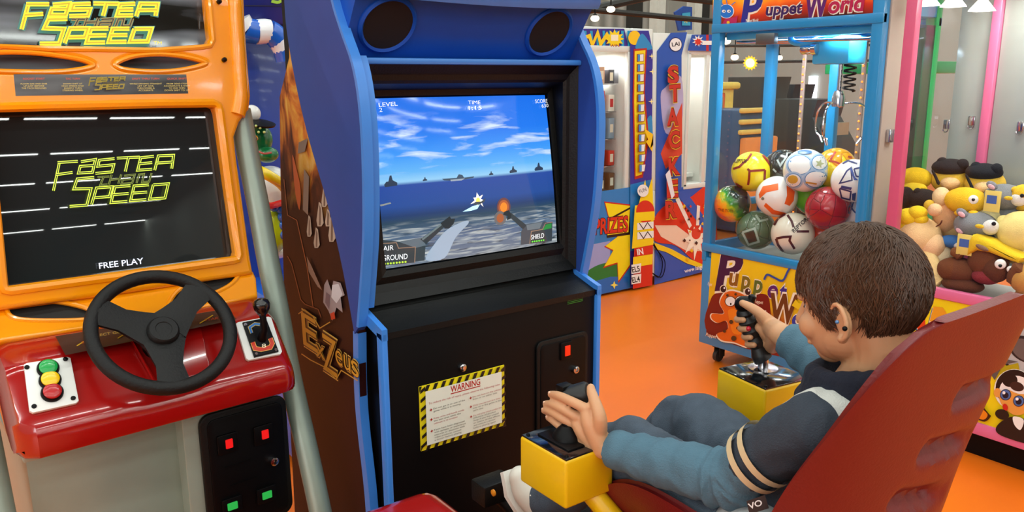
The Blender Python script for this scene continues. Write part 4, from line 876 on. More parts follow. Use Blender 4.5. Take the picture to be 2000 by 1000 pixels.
def m_rb(A): A.text('THE TOYS', (1402, 412), (1432, 415), 5.5, '5A2008', bold=.01)
football(1468, 335, 39, 3.68, 'yellow football with dark red angular stripes beside the corner post', mat('yellow leatherette', 'F0E028', .2, coat=.4, var=.04), m_yel)
football(1529, 330, 38, 3.80, 'dark green football tucked behind the white football with blue rings', ball_mat('dark ball', panels('26332C', '101414', '1E2826', 9)), m_dk)
football(1573, 333, 42, 3.66, 'white football with blue ringed panels and gold star, on top of heap', mat('white leatherette', 'ECEEEA', .2, coat=.4, var=.03), m_star)
football(1632, 328, 39, 3.80, 'yellow and orange football with red lines at back of heap', ball_mat('sunny ball', panels('F4D828', 'E89018', 'F0A820', 6, .01)), m_yo)
football(1667, 353, 42, 3.68, 'white football with navy outlined panels against the blue post', mat('white leatherette', 'ECEEEA', .2, coat=.4, var=.03), m_blue)
football(1430, 398, 36, 3.61, 'rainbow ball fading from orange through green to black', ball_mat('rainbow ball', rainbow), m_rb)
football(1517, 384, 40, 3.64, 'white ball with three broad orange blocks mid heap', mat('white leatherette', 'ECEEEA', .2, coat=.4, var=.03), m_org)
football(1588, 384, 36, 3.80, 'lime green ball glimpsed between the orange-white and red balls', mat('lime ball', '7CC828', .2, coat=.4))
football(1617, 407, 43, 3.655, 'glossy deep red football with stitched hexagon seams', ball_mat('red ball', panels('9C1014', '6A0A0C', 'A8161A', 12, .012)))
football(1477, 449, 38, 3.66, 'dull green football with grey squares resting on tray', ball_mat('green ball', panels('4A6A50', '3A5644', '527258', 7, .01)), m_grn)
football(1548, 456, 41, 3.63, 'white football with maroon angular stripes resting on tray', mat('cream leatherette', 'E4E0CC', .22, coat=.4, var=.04), m_rep)
football(1678, 412, 36, 3.80, 'white football with small navy marks under the navy-panelled one', ball_mat('pale ball', panels('DCE0E4', '4A5A90', 'C8D0DC', 8, .02)))
football(1606, 455, 38, 3.80, 'orange-red ball low behind the red and maroon-striped footballs', mat('orange ball', 'D84A14', .2, coat=.4))
# ================================================================ pink claw machine full of plush toys
M_pink = mat('pink enamel', 'E0709C', .3, coat=.3, var=.05); M_pinkd = mat('deep pink enamel', 'D05A80', .35, var=.05)
PX, PB, PYL, PYR = 3.5, 4.02, 1.89, .70
pk = thing('claw_machine', 'pink framed claw machine heaped with plush toys above a yellow cartoon panel', 'claw machine', (3.76, 1.29, 0))
b = MB(); b.box((PX + .004, PYR, .155), (PB, PYL, .64), .004); b.build('base_cabinet', M_pink, pk)
b = MB(); b.box((PX + .03, PYR, .0), (PB, PYL - .02, .155)); b.build('plinth', M_black, pk)
for x in (PX, PB - .045):
    for y in (PYR, PYL - .05):
        if x > PX and y > 1.5: continue
        b = MB(); b.box((x, y, .68), (x + .045, y + .05, 2.3), .006); b.build('corner_post', M_pinkd if x == PX else M_pink, pk)
mq_ = onx(1935, 200, PB); b = MB(); b.box((PB - .045, mq_.y - .02, .68), (PB, mq_.y + .02, 2.3), .006); b.build('door_post', M_pink, pk)
b = MB()
for z0_, z1_ in ((.66, .705), (.105, .16), (2.25, 2.3)):
    b = MB(); b.box((PX - .006, PYR, z0_), (PX + .03, PYL, z1_), .005)
    if z0_ > .5: b.box((PX, PYL - .03, z0_), (PB, PYL, z1_))
    b.build('rail', M_pink, pk)
b = MB(); b.box((PX + .03, PYR + .01, .638), (PB - .03, PYL - .01, .655)); b.build('tray', mat('white tray', 'D0D0CC', .7), pk)
M_door = mat('grey laminate door', '98A09C', .16, coat=.5, var=.04)
for y0_, y1_ in ((mq_.y + .022, PYL), (PYR + .055, mq_.y - .022)):
    b = MB(); b.box((PB - .02, y0_, .70), (PB - .004, y1_, 2.02), .002); dr = b.build('rear_door', M_door, pk)
    for px, py in ((1850, 243), (1899, 236)) if y0_ > mq_.y else ((1994, 247),):
        q = onx(px, py, PB - .02); b = MB(); b.box((PB - .03, q.y - .015, q.z - .022), (PB - .02, q.y + .015, q.z + .022), .003); b.tube([q + V((-.012, .012 * math.cos(t), -.022 - .014 * math.sin(t))) for t in [PI * k / 8 for k in range(9)]], .003, 6); b.build('latch', M_chrome, dr)
b = MB(); b.box((PX + .01, PYR, 2.02), (PB, PYL, 2.10)); b.build('canopy', mat('cream canopy', 'D8D8C0', .5), pk)
for px, py in ((1812, 8), (1862, 10), (1918, 18)):
    q = onx(px, py, 3.64); b = MB(); b.lathe([(.055, -.008), (.05, .0), (.02, .035), (.012, .045)], q, (0, 0, 1), 4); sh_ = b.build('lamp_shade', glow('F4FFF4', 1.4), pk, smooth=False); 
for nm, lo_, hi_ in (('front_pane', (PX + .008, PYR + .05, .70), (PX + .013, PYL - .045, 2.25)), ('side_pane', (PX + .05, PYL - .02, .70), (PB - .05, PYL - .015, 2.02))):
    b = MB(); b.box(lo_, hi_); b.build(nm, M_glass, pk, smooth=False)
area('cabinet_fill', (3.74, 1.45, 1.98), .3, .5, LAMP * .3, (1, 1, .92)); area('cabinet_fill', (3.70, 2.45, 1.80), .12, .6, LAMP * .5, (1, 1, .95))  # area lights added under the roofs to brighten both claw interiors
# front print
A = Art(plane_surf((PX + .003, 0, 0), (1, 0, 0)), .0004)
A.poly([(1717.5, 559.3), (2344, 689), (2296, 947), (1698.6, 758.8)], 'F0D814')
for ps, c in (([(1764, 620), (1790, 596), (1800, 622), (1806, 588), (1808, 640), (1796, 650), (1786, 626), (1768, 640)], 'D84014'), ([(1816, 628), (1824, 598), (1842, 600), (1850, 612), (1830, 626)], 'E8A020')):
    A.poly([(x - 3, y + 4) for x, y in ps], '1C6C8C'); A.poly([(x - 1, y + 1.5) for x, y in ps], 'F4F0E4'); A.poly(ps, c)
# grey bolt head with dark hole
A.smooth([(1966, 640), (1985, 630), (2040, 632), (2060, 680), (2030, 730), (1975, 720), (1955, 690)], '1C1C1C'); A.smooth([(1969, 643), (1987, 634), (2038, 636), (2056, 680), (2028, 726), (1978, 716), (1959, 690)], 'B4B4B4'); A.ell(2004, 682, 36, 24, '2A2424', .5); A.ell(2006, 684, 32, 20, '6A5C58', .5)
A.stroke([(1970, 634), (1980, 655), (2000, 640)], 3, '4A4A4A'); A.poly([(1950, 690), (1962, 700), (1990, 706), (1960, 712), (1944, 742), (1936, 730)], '5C5654'); A.poly([(1958, 716), (1990, 708), (1996, 740), (1950, 750)], 'B0A018')
# round-cheeked child in a panda hood
A.ell(1982, 760, 39, 40, 'F4F0E4', .1); A.ell(1982, 757, 36, 36, '1A1414'); A.ell(1986, 764, 33, 31, 'F4F0EC'); A.ell(1974, 742, 15, 13, '1A1414'); A.ell(1988, 754, 14, 9, '3A2420', .3)
A.smooth([(1953, 768), (1968, 760), (1990, 768), (2012, 772), (2010, 800), (1985, 810), (1960, 792)], 'E8A048')
A.ell(1950, 766, 7, 9, 'E8A048')
for x, y in ((1966, 770), (1992, 782)): A.ell(x, y, 11, 11, '20203C'); A.ell(x, y, 9.6, 9.6, '4A70B0'); A.ell(x, y + 1, 6, 6, '141428'); A.ell(x - 3, y - 4, 3, 3, 'F8F8F8')
A.ell(1966, 794, 5, 7, 'C8241C', -.3)
A.ell(1960, 808, 14, 10, '181414', .3); A.smooth([(1950, 830), (1985, 812), (2040, 836), (2040, 870), (1960, 850)], '181414'); A.smooth([(1982, 812), (2002, 818), (1996, 838), (1984, 828)], 'F4F4F0')
# orange hand
A.smooth([(1904, 790), (1914, 770), (1922, 790), (1934, 806), (1938, 812), (1926, 822), (1906, 814), (1900, 806)], '3A1808'); A.smooth([(1906, 792), (1914, 776), (1920, 794), (1932, 808), (1924, 818), (1908, 811)], 'E88818')
A.build('front_print', pk)
# --- plush toys
def plushm(col): return mat('plush ' + col, col, .95, var=.15, scale=24, bump=1.0)
PG = 'plush toys in the pink machine'
def blob(name, col, p, r, parent=None, sc=(1, 1, 1), rx=0, ry=0, rz=0, m=None):
    b = MB(); rot = Matrix.Rotation(rz, 3, 'Z') @ Matrix.Rotation(ry, 3, 'Y') @ Matrix.Rotation(rx, 3, 'X'); b.ball(p, r, 24, 16, sc, rot); return b.build(name, m or plushm(col), parent)
def at(px, py, x=3.66): return onx(px, py, x + .03)
def rpx(r, p): return r * (p - CAM).dot(f_) / FOC
def plush(name, label, px, py, x): return thing(name, label, 'plush toy', at(px, py, x), 0, PG)
M_eye = mat('white plastic eye', 'F4F4F0', .2); M_pupil = mat('black plastic pupil', '0A0A0A', .2)
def eye(par, px, py, x, r, dy=0):
    p = at(px, py, x); R = rpx(r, p); d = (CAM - p).normalized(); e = blob('eye', '', p, R, par, (.5, 1, 1), 0, 0, math.atan2(d.y, d.x), M_eye); e2 = blob('pupil', '', p + d * R * .45 + V((0, 0, -R * dy)), R * .34, e, (1, 1, 1), 0, 0, 0, M_pupil)
def limb(name, col, pts, x, r, par):
    P = [at(px, py, x + dx) for px, py, dx in pts]; P = smooth_path(P, 4); R = rpx(r, P[0]); n = len(P); b = MB(); b.tube(P, [R * (.75 + .35 * math.sin(PI * k / (n - 1)) + (.25 if k > n - 4 else 0)) * (.35 if k in (0, n - 1) else 1) for k in range(n)], 14); return b.build(name, plushm(col), par)
# peach doll in a bunched yellow cap
t = plush('plush_doll', 'peach plush doll wearing a bunched yellow cap, one arm hanging over tray edge', 1800, 470, 3.62)
p = at(1795, 462, 3.63); blob('head', 'F0CC94', p, rpx(40, p), t, (1, 1.0, .98)); p = at(1820, 480, 3.62); blob('cheek', 'F0C898', p, rpx(24, p), t, (1, 1, 1.1)); p = at(1826, 410, 3.60); blob('nose', 'F0C898', p, rpx(13, p), t)
for px, py, r in ((1775, 424, 22), (1760, 432, 14), (1792, 416, 18), (1770, 440, 16), (1798, 428, 14)): p = at(px, py, 3.60); blob('cap', 'F0D020', p, rpx(r, p), t, (1, 1, .8))
limb('arm', 'F0D090', [(1806, 485, 0), (1820, 515, -.02), (1830, 548, -.03), (1836, 556, -.03)], 3.6, 14, t); p = at(1835, 500, 3.66); blob('body', 'ECD8B0', p, rpx(26, p), t, (1, 1, 1.1)); limb('mouth', '5A2418', [(1827, 443, 0), (1836, 438, 0), (1840, 430, 0)], 3.588, 1.2, t)
# two peach dolls behind
t = plush('plush_doll', 'peach plush doll with long upright snout behind the yellow-capped doll', 1850, 410, 3.72)
p = at(1852, 420, 3.74); blob('head', 'F0C090', p, rpx(30, p), t, (1, .9, 1.15)); p = at(1838, 385, 3.70); blob('nose', 'F0D0A0', p, rpx(18, p), t, (1, .9, 1.1)); p = at(1868, 440, 3.78); blob('body', 'E8C888', p, rpx(30, p), t)
for lab, px, py in (('yellow-faced plush wearing a wide black hat, higher of two alike', 1858, 333), ('yellow-faced plush under a black hat, beside the pink door post', 1924, 342)):
    t = plush('plush_figure', lab, px, py + 20, 3.8); p = at(px, py + 18, 3.84); blob('head', 'E8C040', p, rpx(36, p), t, (1, 1, .8)); p = at(px - 2, py - 6, 3.82); blob('hat', '14161C', p, rpx(33, p), t, (1, 1, .52)); p = at(px - 18, py - 16, 3.8); blob('hat_bobble', '14161C', p, rpx(10, p), t); p = at(px + 22, py - 12, 3.8); blob('hat_bobble', '14161C', p, rpx(11, p), t); p = at(px - 2, py + 24, 3.78); blob('muzzle', 'F0C890', p, rpx(18, p), t, (1, 1, .7))
    limb('whisker', '14161C', [(px - 38, py - 2, 0), (px - 30, py + 14, 0), (px - 24, py + 28, 0)], 3.72, 2.5, t)
def fuzzy(label, px, py, x, r, col, ex, ey, er, sc=(1, 1.25, .85)):
    t = plush('plush_chick', label, px, py, x); p = at(px, py, x); blob('body', col, p, rpx(r, p), t, sc); eye(t, ex, ey, x - rpx(r, p) * .72, er)
    for dx in (-.4, .5): p2 = at(px + dx * r, py + r * .78, x - .05); blob('foot', col, p2, rpx(r * .3, p2), t, (1, 1, .6))
    return t
fuzzy('fuzzy golden plush with one big white eye, lying mid heap', 1886, 392, 3.70, 31, 'F0C020', 1901, 390, 9)
fuzzy('fuzzy yellow plush with white eye next to the pink corner post', 1788, 348, 3.78, 25, 'F0C81C', 1776, 350, 7)
fuzzy('small plain yellow plush under the white-eyed yellow one', 1786, 372, 3.74, 20, 'F0D030', 1766, 372, 3)
t = plush('plush_cat', 'black furry plush curled beside the pink corner post', 1790, 385, 3.70); p = at(1802, 388, 3.70); blob('body', '121214', p, rpx(26, p), t, (1, 1.1, .75)); p = at(1768, 386, 3.68); blob('head', '121214', p, rpx(18, p), t, (1, .9, 1.2)); p = at(1792, 374, 3.67); blob('ear', '121214', p, rpx(7, p), t); p = at(1815, 400, 3.66); blob('paw', 'E0B83C', p, rpx(10, p), t)
def greycat(label, px, py, x, k, tagc):
    t = plush('plush_cat', label, px, py, x); p = at(px, py, x); blob('head', '84888C', p, rpx(34 * k, p), t, (1, 1.15, .8)); p = at(px + 30 * k, py + 4 * k, x - .04); blob('muzzle', 'E8E8E4', p, rpx(15 * k, p), t)
    for dx, dy in ((-26, -24), (-30, 8)): p = at(px + dx * k, py + dy * k, x - .05); blob('ear', '8A8C94', p, rpx(10 * k, p), t, (.5, 1.2, .8), .5); p = at(px + (dx - 1) * k, py + (dy + 3) * k, x - .065); blob('ear_lining', 'E8B4BC', p, rpx(6.5 * k, p), t, (.4, 1.2, .7), .5)
    p = at(px + 8 * k, py + 2 * k, x - .095); blob('eye_patch', 'E8C830', p, rpx(7 * k, p), t, (.5, 1.2, .6)); p = at(px + 36 * k, py - 3 * k, x - .07); blob('nose', '14141A', p, rpx(4 * k, p), t)
    p = at(px + 10 * k, py + 36 * k, x + .03); blob('body', '8C9096', p, rpx(28 * k, p), t); 
    p = at(px - tagc[0], py + tagc[1], x - .10); b = MB(); b.box(p - V((.002, .035, .045)), p + V((.002, .03, .045)), .001); tg_ = b.build('swing_tag', mat('yellow card tag', 'E8D470', .5), t); b = MB(); b.box(p + V((-.003, -.02, -.01)), p + V((-.0021, .02, .025))); b.build('tag_picture', ink('4A6AB0'), tg_)
greycat('grey plush cat lying with pale muzzle up, above the yellow-hatted horse', 1905, 440, 3.66, 1.0, (22, 38)); greycat('grey plush cat with yellow tag, higher beside the cream plush', 1962, 385, 3.74, .95, (25, 8))
# horse in a yellow hat
t = plush('plush_horse', 'brown plush horse in a floppy yellow hat with big white eyes', 1930, 520, 3.6)
p = at(1930, 510, 3.62); blob('head', '6E3C1C', p, rpx(36, p), t, (1, 1, 1.05)); p = at(1926, 540, 3.58); blob('muzzle', '8A2C30', p, rpx(22, p), t, (1, 1.2, .7)); p = at(1945, 528, 3.57); blob('jaw', '5E3014', p, rpx(24, p), t, (.8, 1, 1))
b = MB(); hp_ = [(1886, 500), (1890, 472), (1897, 459), (1930, 470), (1970, 492), (1999, 504), (1986, 516), (1960, 506), (1930, 494), (1905, 490)]
b.prism([at(x, y, 3.545) for x, y in hp_], (.10, 0, 0), .018, 3); b.build('hat', plushm('F0CC20'), t)
eye(t, 1954, 516, 3.54, 10, .3); eye(t, 1974, 526, 3.55, 7); p = at(1918, 484, 3.535); blob('ear', '8A6A54', p, rpx(8, p), t, (.5, 1.6, .6), .3)
p = at(1872, 528, 3.60); blob('body', '6A381A', p, rpx(34, p), t, (1, 1.2, .75)); p = at(1880, 556, 3.58); blob('leg', '5E2E14', p, rpx(30, p), t, (1, 1.3, .5)); limb('arm', '7A4824', [(1858, 490, 0), (1870, 494, 0), (1880, 502, 0)], 3.58, 9, t)
limb('leg', '70401E', [(1978, 556, 0), (1986, 534, 0), (2000, 520, 0)], 3.56, 14, t)
for lab, px, py, x, r, c, sc in (('big cream round plush at the heap edge beside the grey cats', 1992, 452, 3.68, 40, 'F0DC8C', (1, 1, 1)), ('tan plush bear pressed against glass beside the horse', 2006, 545, 3.58, 30, 'C89448', (1, 1, 1)), ('pale yellow plush ball between the two grey cats', 1932, 425, 3.74, 26, 'F0E4A8', (1, 1.2, .9)), ('small golden plush over the cream one', 1998, 380, 3.72, 20, 'F0C430', (1, 1, 1))):
    t = plush('plush_bear', lab, px, py, x); p = at(px, py, x); blob('head', c, p, rpx(r, p), t, sc); p = at(px - r * .8, py - r * .5, x - .02); blob('ear', c, p, rpx(r * .3, p), t); p = at(px + r * .2, py + r * 1.1, x + .03); blob('body', c, p, rpx(r * .8, p), t, (1, 1.1, .8))
for lab, c, px, py, cc in (('bright blue plush sleeve and white cuff below the grey cat', '2474C0', 1862, 472, 0), ('bright blue trousered plush beside the hanging peach arm', '2880C8', 1838, 506, 1)):
    t = plush('plush_doll', lab, px, py, 3.66); p = at(px, py, 3.66); blob('body', c, p, rpx(18, p), t, (1, 1.5, .7)); p = at(px + 16, py + 8, 3.64); blob('cuff', 'E8E8E4', p, rpx(12, p), t, (1, 1.2, .7)); p = at(px - 14, py + 12, 3.67); blob('foot', '7A2038', p, rpx(10, p), t)
# --- green machine glimpsed through the pink one's side glass
gm = thing('claw_machine', 'green framed claw machine glimpsed through side glass of the pink one', 'claw machine', (4.5, 2.2, 0))
g0 = onx(1818, 200, 4.14)
b = MB(); b.box((4.12, g0.y + .03, 0), (4.17, g0.y + .09, 2.06), .005); b.build('corner_post', mat('green enamel', '12A85C', .3, coat=.3), gm)
b = MB(); b.box((4.13, g0.y + .03, 0), (4.7, g0.y + .6, .9), .005); b.box((4.13, g0.y + .03, 1.62), (4.7, g0.y + .6, 1.68), .005); b.build('base_cabinet', mat('green enamel', '12A85C', .3, coat=.3), gm)
A = Art(plane_surf((4.128, 0, 0), (1, 0, 0)), .0006); A.poly([(1770, 40), (1812, 40), (1811, 98), (1770, 100)], 'C090C4'); A.stroke([(1776, 92), (1776, 56), (1788, 72), (1796, 50), (1796, 86)], 6, '1C8C4C')
for x, y, c in ((1784, 80, 'F0DC20'), (1796, 82, 'E89830'), (1808, 78, '30A040'), (1790, 92, 'F0F0F0'), (1804, 94, 'D02828'), (1800, 60, 'F0F0F4')): A.star(x, y, 7, 4, 7, c)
A.poly([(1768, 120), (1804, 114), (1800, 156), (1766, 158)], glow('F4F8C0', .9)); A.build('header_print', gm)
t = plush('plush_bear', 'white and orange plush low inside the green machine', 1786, 290, 4.3); p = at(1788, 288, 4.3); blob('head', 'E8ECE8', p, rpx(16, p), t); p = at(1780, 304, 4.28); blob('body', 'E88030', p, rpx(14, p), t); p = at(1796, 306, 4.32); blob('arm', '8CC890', p, rpx(12, p), t)
# ================================================================ prize machines along the far aisle
M_wht = mat('white enamel frame', 'DDE2DC', .4, var=.04)
YP = 4.33; pp_ = lambda px, py: ony(px, py, YP); SPf = plane_surf((0, YP - .004, 0), (0, 1, 0))
pm = thing('prize_machine', 'glass fronted prize machine with a lighthouse painted down its corner column', 'prize machine', (4.1, 4.7, 0))
xl, xr, xw, zt, zw, zs = pp_(1090, 300).x, pp_(1268, 300).x, pp_(1228, 250).x, pp_(1190, 53).z, pp_(1190, 383).z, pp_(1190, 98).z
b = MB(); b.box((xl, YP, .06), (xr, YP + .6, zw), .005); b.box((xw, YP, zw), (xr, YP + .6, zt), .005); b.box((xl, YP + .01, zs + .02), (xw, YP + .6, zt), .005); b.build('cabinet', M_wht, pm); b = MB(); b.box((xl, YP + .5, zw), (xw, YP + .6, zs + .03)); b.build('back_board', mat('grey brown backing', '8A8278', .5, var=.3, scale=5), pm)
b = MB(); fw = .035
b.box((xl, YP - .012, zs - .01), (xw, YP + .02, zs + .03), .003); b.box((xl, YP - .012, zw - .02), (xw, YP + .02, zw + .02), .003); b.box((xw - fw, YP - .012, zw), (xw, YP + .02, zs), .003); b.build('window_frame', M_wht, pm)
b = MB(); b.box((xl, YP, zw), (xw - fw, YP + .004, zs)); b.build('front_pane', M_glass, pm, smooth=False)
b = MB()
for k in range(1, 5): b.box((xl, YP + .10, zw + (zs - zw) * k / 5.2), (xw - fw, YP + .5, zw + (zs - zw) * k / 5.2 + .008))
shelf_ = b.build('shelf', M_chrome, pm)
for x in (xl + .1, xr - .08): b = MB(); b.tube([(x, YP + .08, .035), (x + .02, YP + .08, .035)], .035, 14); b.box((x - .02, YP + .05, .05), (x + .04, YP + .12, .065)); b.build('caster', mat('grey caster', '3C3A38', .5, metal=.3), pm)
A = Art(SPf, .0006)
A.poly([(1088, 56), (1219, 56), (1228, 96), (1088, 94)], '3A2A8C')
for x in range(1140, 1226, 12): A.poly([(x, 60), (x + 5, 60), (x + 6, 93), (x + 1, 93)], '20A0D0')
A.stroke([(1140, 74), (1150, 70), (1156, 88), (1166, 64), (1172, 86), (1184, 68), (1190, 80)], 7, 'F8D018'); A.star(1199, 76, 19, 12, 12, 'F8D818'); A.poly([(1192, 68), (1206, 68), (1206, 80), (1192, 80)], 'F8F0D0'); A.text('WIN', (1190, 92), (1208, 92), 6, 'C02020')
# lower art: burst over sea and hills
A.poly([(1088, 385), (1268, 360), (1268, 554), (1088, 592)], '2880C8'); A.poly([(1140, 480), (1190, 470), (1190, 520), (1140, 530)], '9CA4D8'); A.smooth([(1130, 545), (1160, 520), (1195, 512), (1215, 525), (1210, 545), (1160, 560)], '1C7A38'); A.poly([(1088, 560), (1150, 552), (1190, 540), (1225, 540), (1225, 562), (1088, 592)], '1C6CC0')
bu = [(1180, 396), (1232, 402), (1268, 360), (1268, 440), (1236, 470), (1240, 500), (1206, 548), (1204, 512), (1178, 520), (1196, 488), (1180, 480), (1204, 462), (1186, 420)]
A.poly([(x + (x - 1215) * .06, y + (y - 455) * .05) for x, y in bu], 'C82418'); A.poly(bu, 'F8E018')
A.poly([(1184, 428), (1232, 402), (1228, 458), (1183, 464)], '201010'); A.poly([(1184, 432), (1228, 408), (1225, 453), (1184, 459)], 'F8D818'); A.text('PRIZES', (1158, 457), (1226, 450), 30, 'D8321C', bold=.03, shear=.15, up=(-.05, -1), outline='3A0A08', ow=.06)
A.star(1197, 556, 8, 3, 4, 'F8E860')
# column art
A.poly([(1228, 60), (1264, 60), (1272, 100), (1268, 555), (1228, 562)], '34309C'); A.poly([(1228, 360), (1270, 350), (1268, 480), (1228, 490)], '2880C8')
A.ell(1236, 74, 12, 14, 'F8C818'); A.smooth([(1240, 84), (1250, 66), (1262, 78), (1270, 96), (1240, 96)], '2C8CC8'); A.smooth([(1252, 260), (1262, 230), (1270, 230), (1270, 280), (1254, 280)], '2C8CC8')
A.poly([(1234, 96), (1260, 94), (1256, 180), (1264, 270), (1252, 346), (1236, 350), (1232, 200)], 'B82418'); A.poly([(1236, 100), (1257, 98), (1253, 180), (1260, 268), (1250, 340), (1238, 344), (1235, 200)], 'F8D818')
for k in range(12): y = 106 + 19.5 * k; A.poly([(1240, y), (1254, y - 1), (1254 - .2 * k, y + 14), (1240, y + 15)], '8C1C18'); A.poly([(1241.5, y + 1), (1253, y), (1253 - .2 * k, y + 13), (1241.5, y + 14)], 'F0F0F0'); A.poly([(1241.5, y + 1), (1246, y + 1), (1246, y + 13), (1241.5, y + 14)], '3C90D0')
A.poly([(1250, 250), (1268, 262), (1262, 290), (1268, 282), (1266, 296), (1254, 276), (1258, 272)], 'F8C818')
for x, y in ((1265, 110), (1266, 140), (1264, 198)): A.star(x, y, 6, 1.6, 4, 'F8E8A0')
# lighthouse
A.poly([(1236, 410), (1252, 350), (1256, 376), (1266, 344), (1268, 410)], 'F8D818')
A.poly([(1228, 562), (1233, 430), (1268, 426), (1266, 555)], 'D82C1C')
A.poly([(1232, 400), (1268, 396), (1268, 476), (1226, 484)], 'F8D818'); A.ell(1252, 412, 18, 22, 'D82C1C'); A.poly([(1232, 414), (1270, 411), (1270, 428), (1232, 431)], 'F8D818')
for y in (434, 452): A.poly([(1236, y), (1268, y - 3), (1268, y + 10), (1236, y + 14)], 'F0F0F0'); A.stroke([(1240, y), (1248, y + 12), (1256, y - 1), (1264, y + 10)], 1.6, '181818')
A.poly([(1228, 500), (1266, 494), (1265, 514), (1227, 520)], 'F8D818'); A.poly([(1234, 482), (1262, 478), (1262, 494), (1234, 499)], 'D82C1C'); A.text('IN', (1236, 496), (1248, 494), 12, 'F4F4F4', bold=.03)
for s_, y in (('EL5', 530), ('EL4', 550)): A.poly([(1224, y - 15), (1243, y - 18), (1242, y), (1224, y + 3)], 'F4F4F0'); A.text(s_, (1226, y), (1241, y - 3), 11, '181818', bold=.02)
A.ell(1246, 371, 11, 12, 'F0F0F0'); A.text('FUN', (1240, 376), (1253, 371), 7, '303030')
A.build('front_print', pm)
PGp = 'prizes in the glass fronted machine'
pc = 0
for k, (py, items) in enumerate(((378, ('4A3020', '6A4426', '3A2A20')), (318, ('3A2418', 'C83020', '90A0A8')), (262, ('2A5080', '8CA0B0', 'C02828')), (210, ('C81818', 'E8E0D0', 'B01414')), (150, ('C8A080', '383A44', '9AA0A8')))):
    for j, c in enumerate(items):
        px = 1168 + 19 * j; p = ony(px, py, YP + .16); w_, h_ = .058, (.10, .13, .11, .15, .12)[(k + j) % 5]
        zz = zw + .021 if k == 0 else zw + (zs - zw) * k / 5.2 + .009
        b = MB(); b.box((p.x - w_ / 2, YP + .12, zz), (p.x + w_ / 2, YP + .22, zz + h_), .003)
        o = b.build('prize_box', mat('carton ' + c, c, .35), None)
        nm_ = {'4A3020': 'dark brown', '6A4426': 'mid brown', '3A2A20': 'blackish brown', '3A2418': 'umber', 'C83020': 'orange-red', '90A0A8': 'silvery', '2A5080': 'navy', '8CA0B0': 'pale steel-blue', 'C02828': 'crimson', 'C81818': 'scarlet', 'E8E0D0': 'cream', 'B01414': 'deep red', 'C8A080': 'tan', '383A44': 'charcoal', '9AA0A8': 'light grey'}[c]
        tag(o, '%s prize carton on the %s shelf of the lighthouse prize machine' % (nm_, ('bottom', 'second', 'middle', 'fourth', 'top')[k]), 'prize box', PGp)
        A = Art(plane_surf((0, YP + .1195, 0), (0, 1, 0)), .0004); q = V((p.x, YP + .1195, zz + h_ * .5))
        A.surf = lambda u, v, lay=0, q=q: q + V((u, -lay, v)); A.poly([(-.016, -.03), (.016, -.03), (.016, .03), (-.016, .03)], 'E8E0C8' if c != 'E8E0D0' else 'C02020'); A.build('box_print', o)
area('cabinet_fill', (4.05, YP + .25, zs - .02), .3, .2, LAMP * .2, (1, .96, .88))  # added fill light brightening the prize shelves
# ---- the other one, with the tall red lettering
YS2 = YP; ps = lambda px, py: ony(px, py, YS2); S2 = plane_surf((0, YS2 - .004, 0), (0, 1, 0))
sm = thing('prize_machine', 'blue and red prize machine lettered down its column beside a white window', 'prize machine', (4.9, 4.4, 0))
x0_, xc_, x1_ = ps(1269, 300).x, ps(1336, 300).x, ps(1402, 300).x; zt2, zw2, zs2 = ps(1330, 66).z, ps(1360, 362).z, ps(1360, 104).z
b = MB(); b.box((x0_, YS2, .07), (x1_, YS2 + .6, zw2), .005); b.box((x0_, YS2, zw2), (xc_, YS2 + .12, zt2), .005); b.box((x0_, YS2 + .12, zw2), (x0_ + .03, YS2 + .6, zt2)); b.box((x0_, YS2 + .01, zs2 + .02), (x1_, YS2 + .6, zt2), .005); b.box((x1_ - .05, YS2, zw2), (x1_, YS2 + .6, zt2)); b.build('cabinet', M_wht, sm)
b = MB(); b.box((xc_, YS2 - .01, zs2 - .01), (x1_, YS2 + .02, zs2 + .03), .003); b.box((xc_, YS2 - .01, zw2 - .02), (x1_, YS2 + .02, zw2 + .02), .003); b.box((xc_, YS2 - .01, zw2), (xc_ + .03, YS2 + .02, zs2), .003); q = ps(1376, 250).x; b.box((q - .02, YS2 - .008, zw2), (q + .02, YS2 + .02, zs2), .003); b.build('window_frame', M_wht, sm)
b = MB(); b.box((xc_ + .03, YS2, zw2), (x1_ - .05, YS2 + .004, zs2)); b.build('front_pane', M_glass, sm, smooth=False)
b = MB(); z_ = ps(1360, 190).z; b.box((ony(1338, 150, YS2 + .4).x, YS2 + .4, z_), (ony(1384, 150, YS2 + .4).x, YS2 + .42, zs2 + .02)); b.build('lit_back_panel', glow('F0F4F0', 1.2), sm)
b = MB(); b.box((xc_ + .04, YS2 + .2, ps(1360, 352).z), (x1_ - .06, YS2 + .55, ps(1360, 345).z)); b.build('prize_tray', M_wht, sm)
for x in (x0_ + .06, x1_ - .1): b = MB(); b.tube([(x, YS2 + .08, .035), (x + .025, YS2 + .08, .035)], .035, 14); b.box((x - .02, YS2 + .05, .05), (x + .045, YS2 + .12, .075)); b.build('caster', mat('pale caster', 'A8A498', .5), sm)
A = Art(S2, .0006)
A.poly([(1310, 64), (1342, 63), (1331, 108), (1331, 366), (1398, 348), (1398, 524), (1278, 556), (1283, 100)], '2858B8')
A.smooth([(1290, 190), (1300, 170), (1330, 150), (1331, 240), (1300, 260)], 'B8B0D8'); A.poly([(1290, 300), (1332, 200), (1332, 300), (1300, 330)], 'D84830')
A.ell(1319, 87, 13, 14, '1C1C60'); A.ell(1319, 87, 11.5, 12.5, 'F0F0F0'); A.text('LAI', (1312, 91), (1327, 89), 8, '202028', bold=.02)
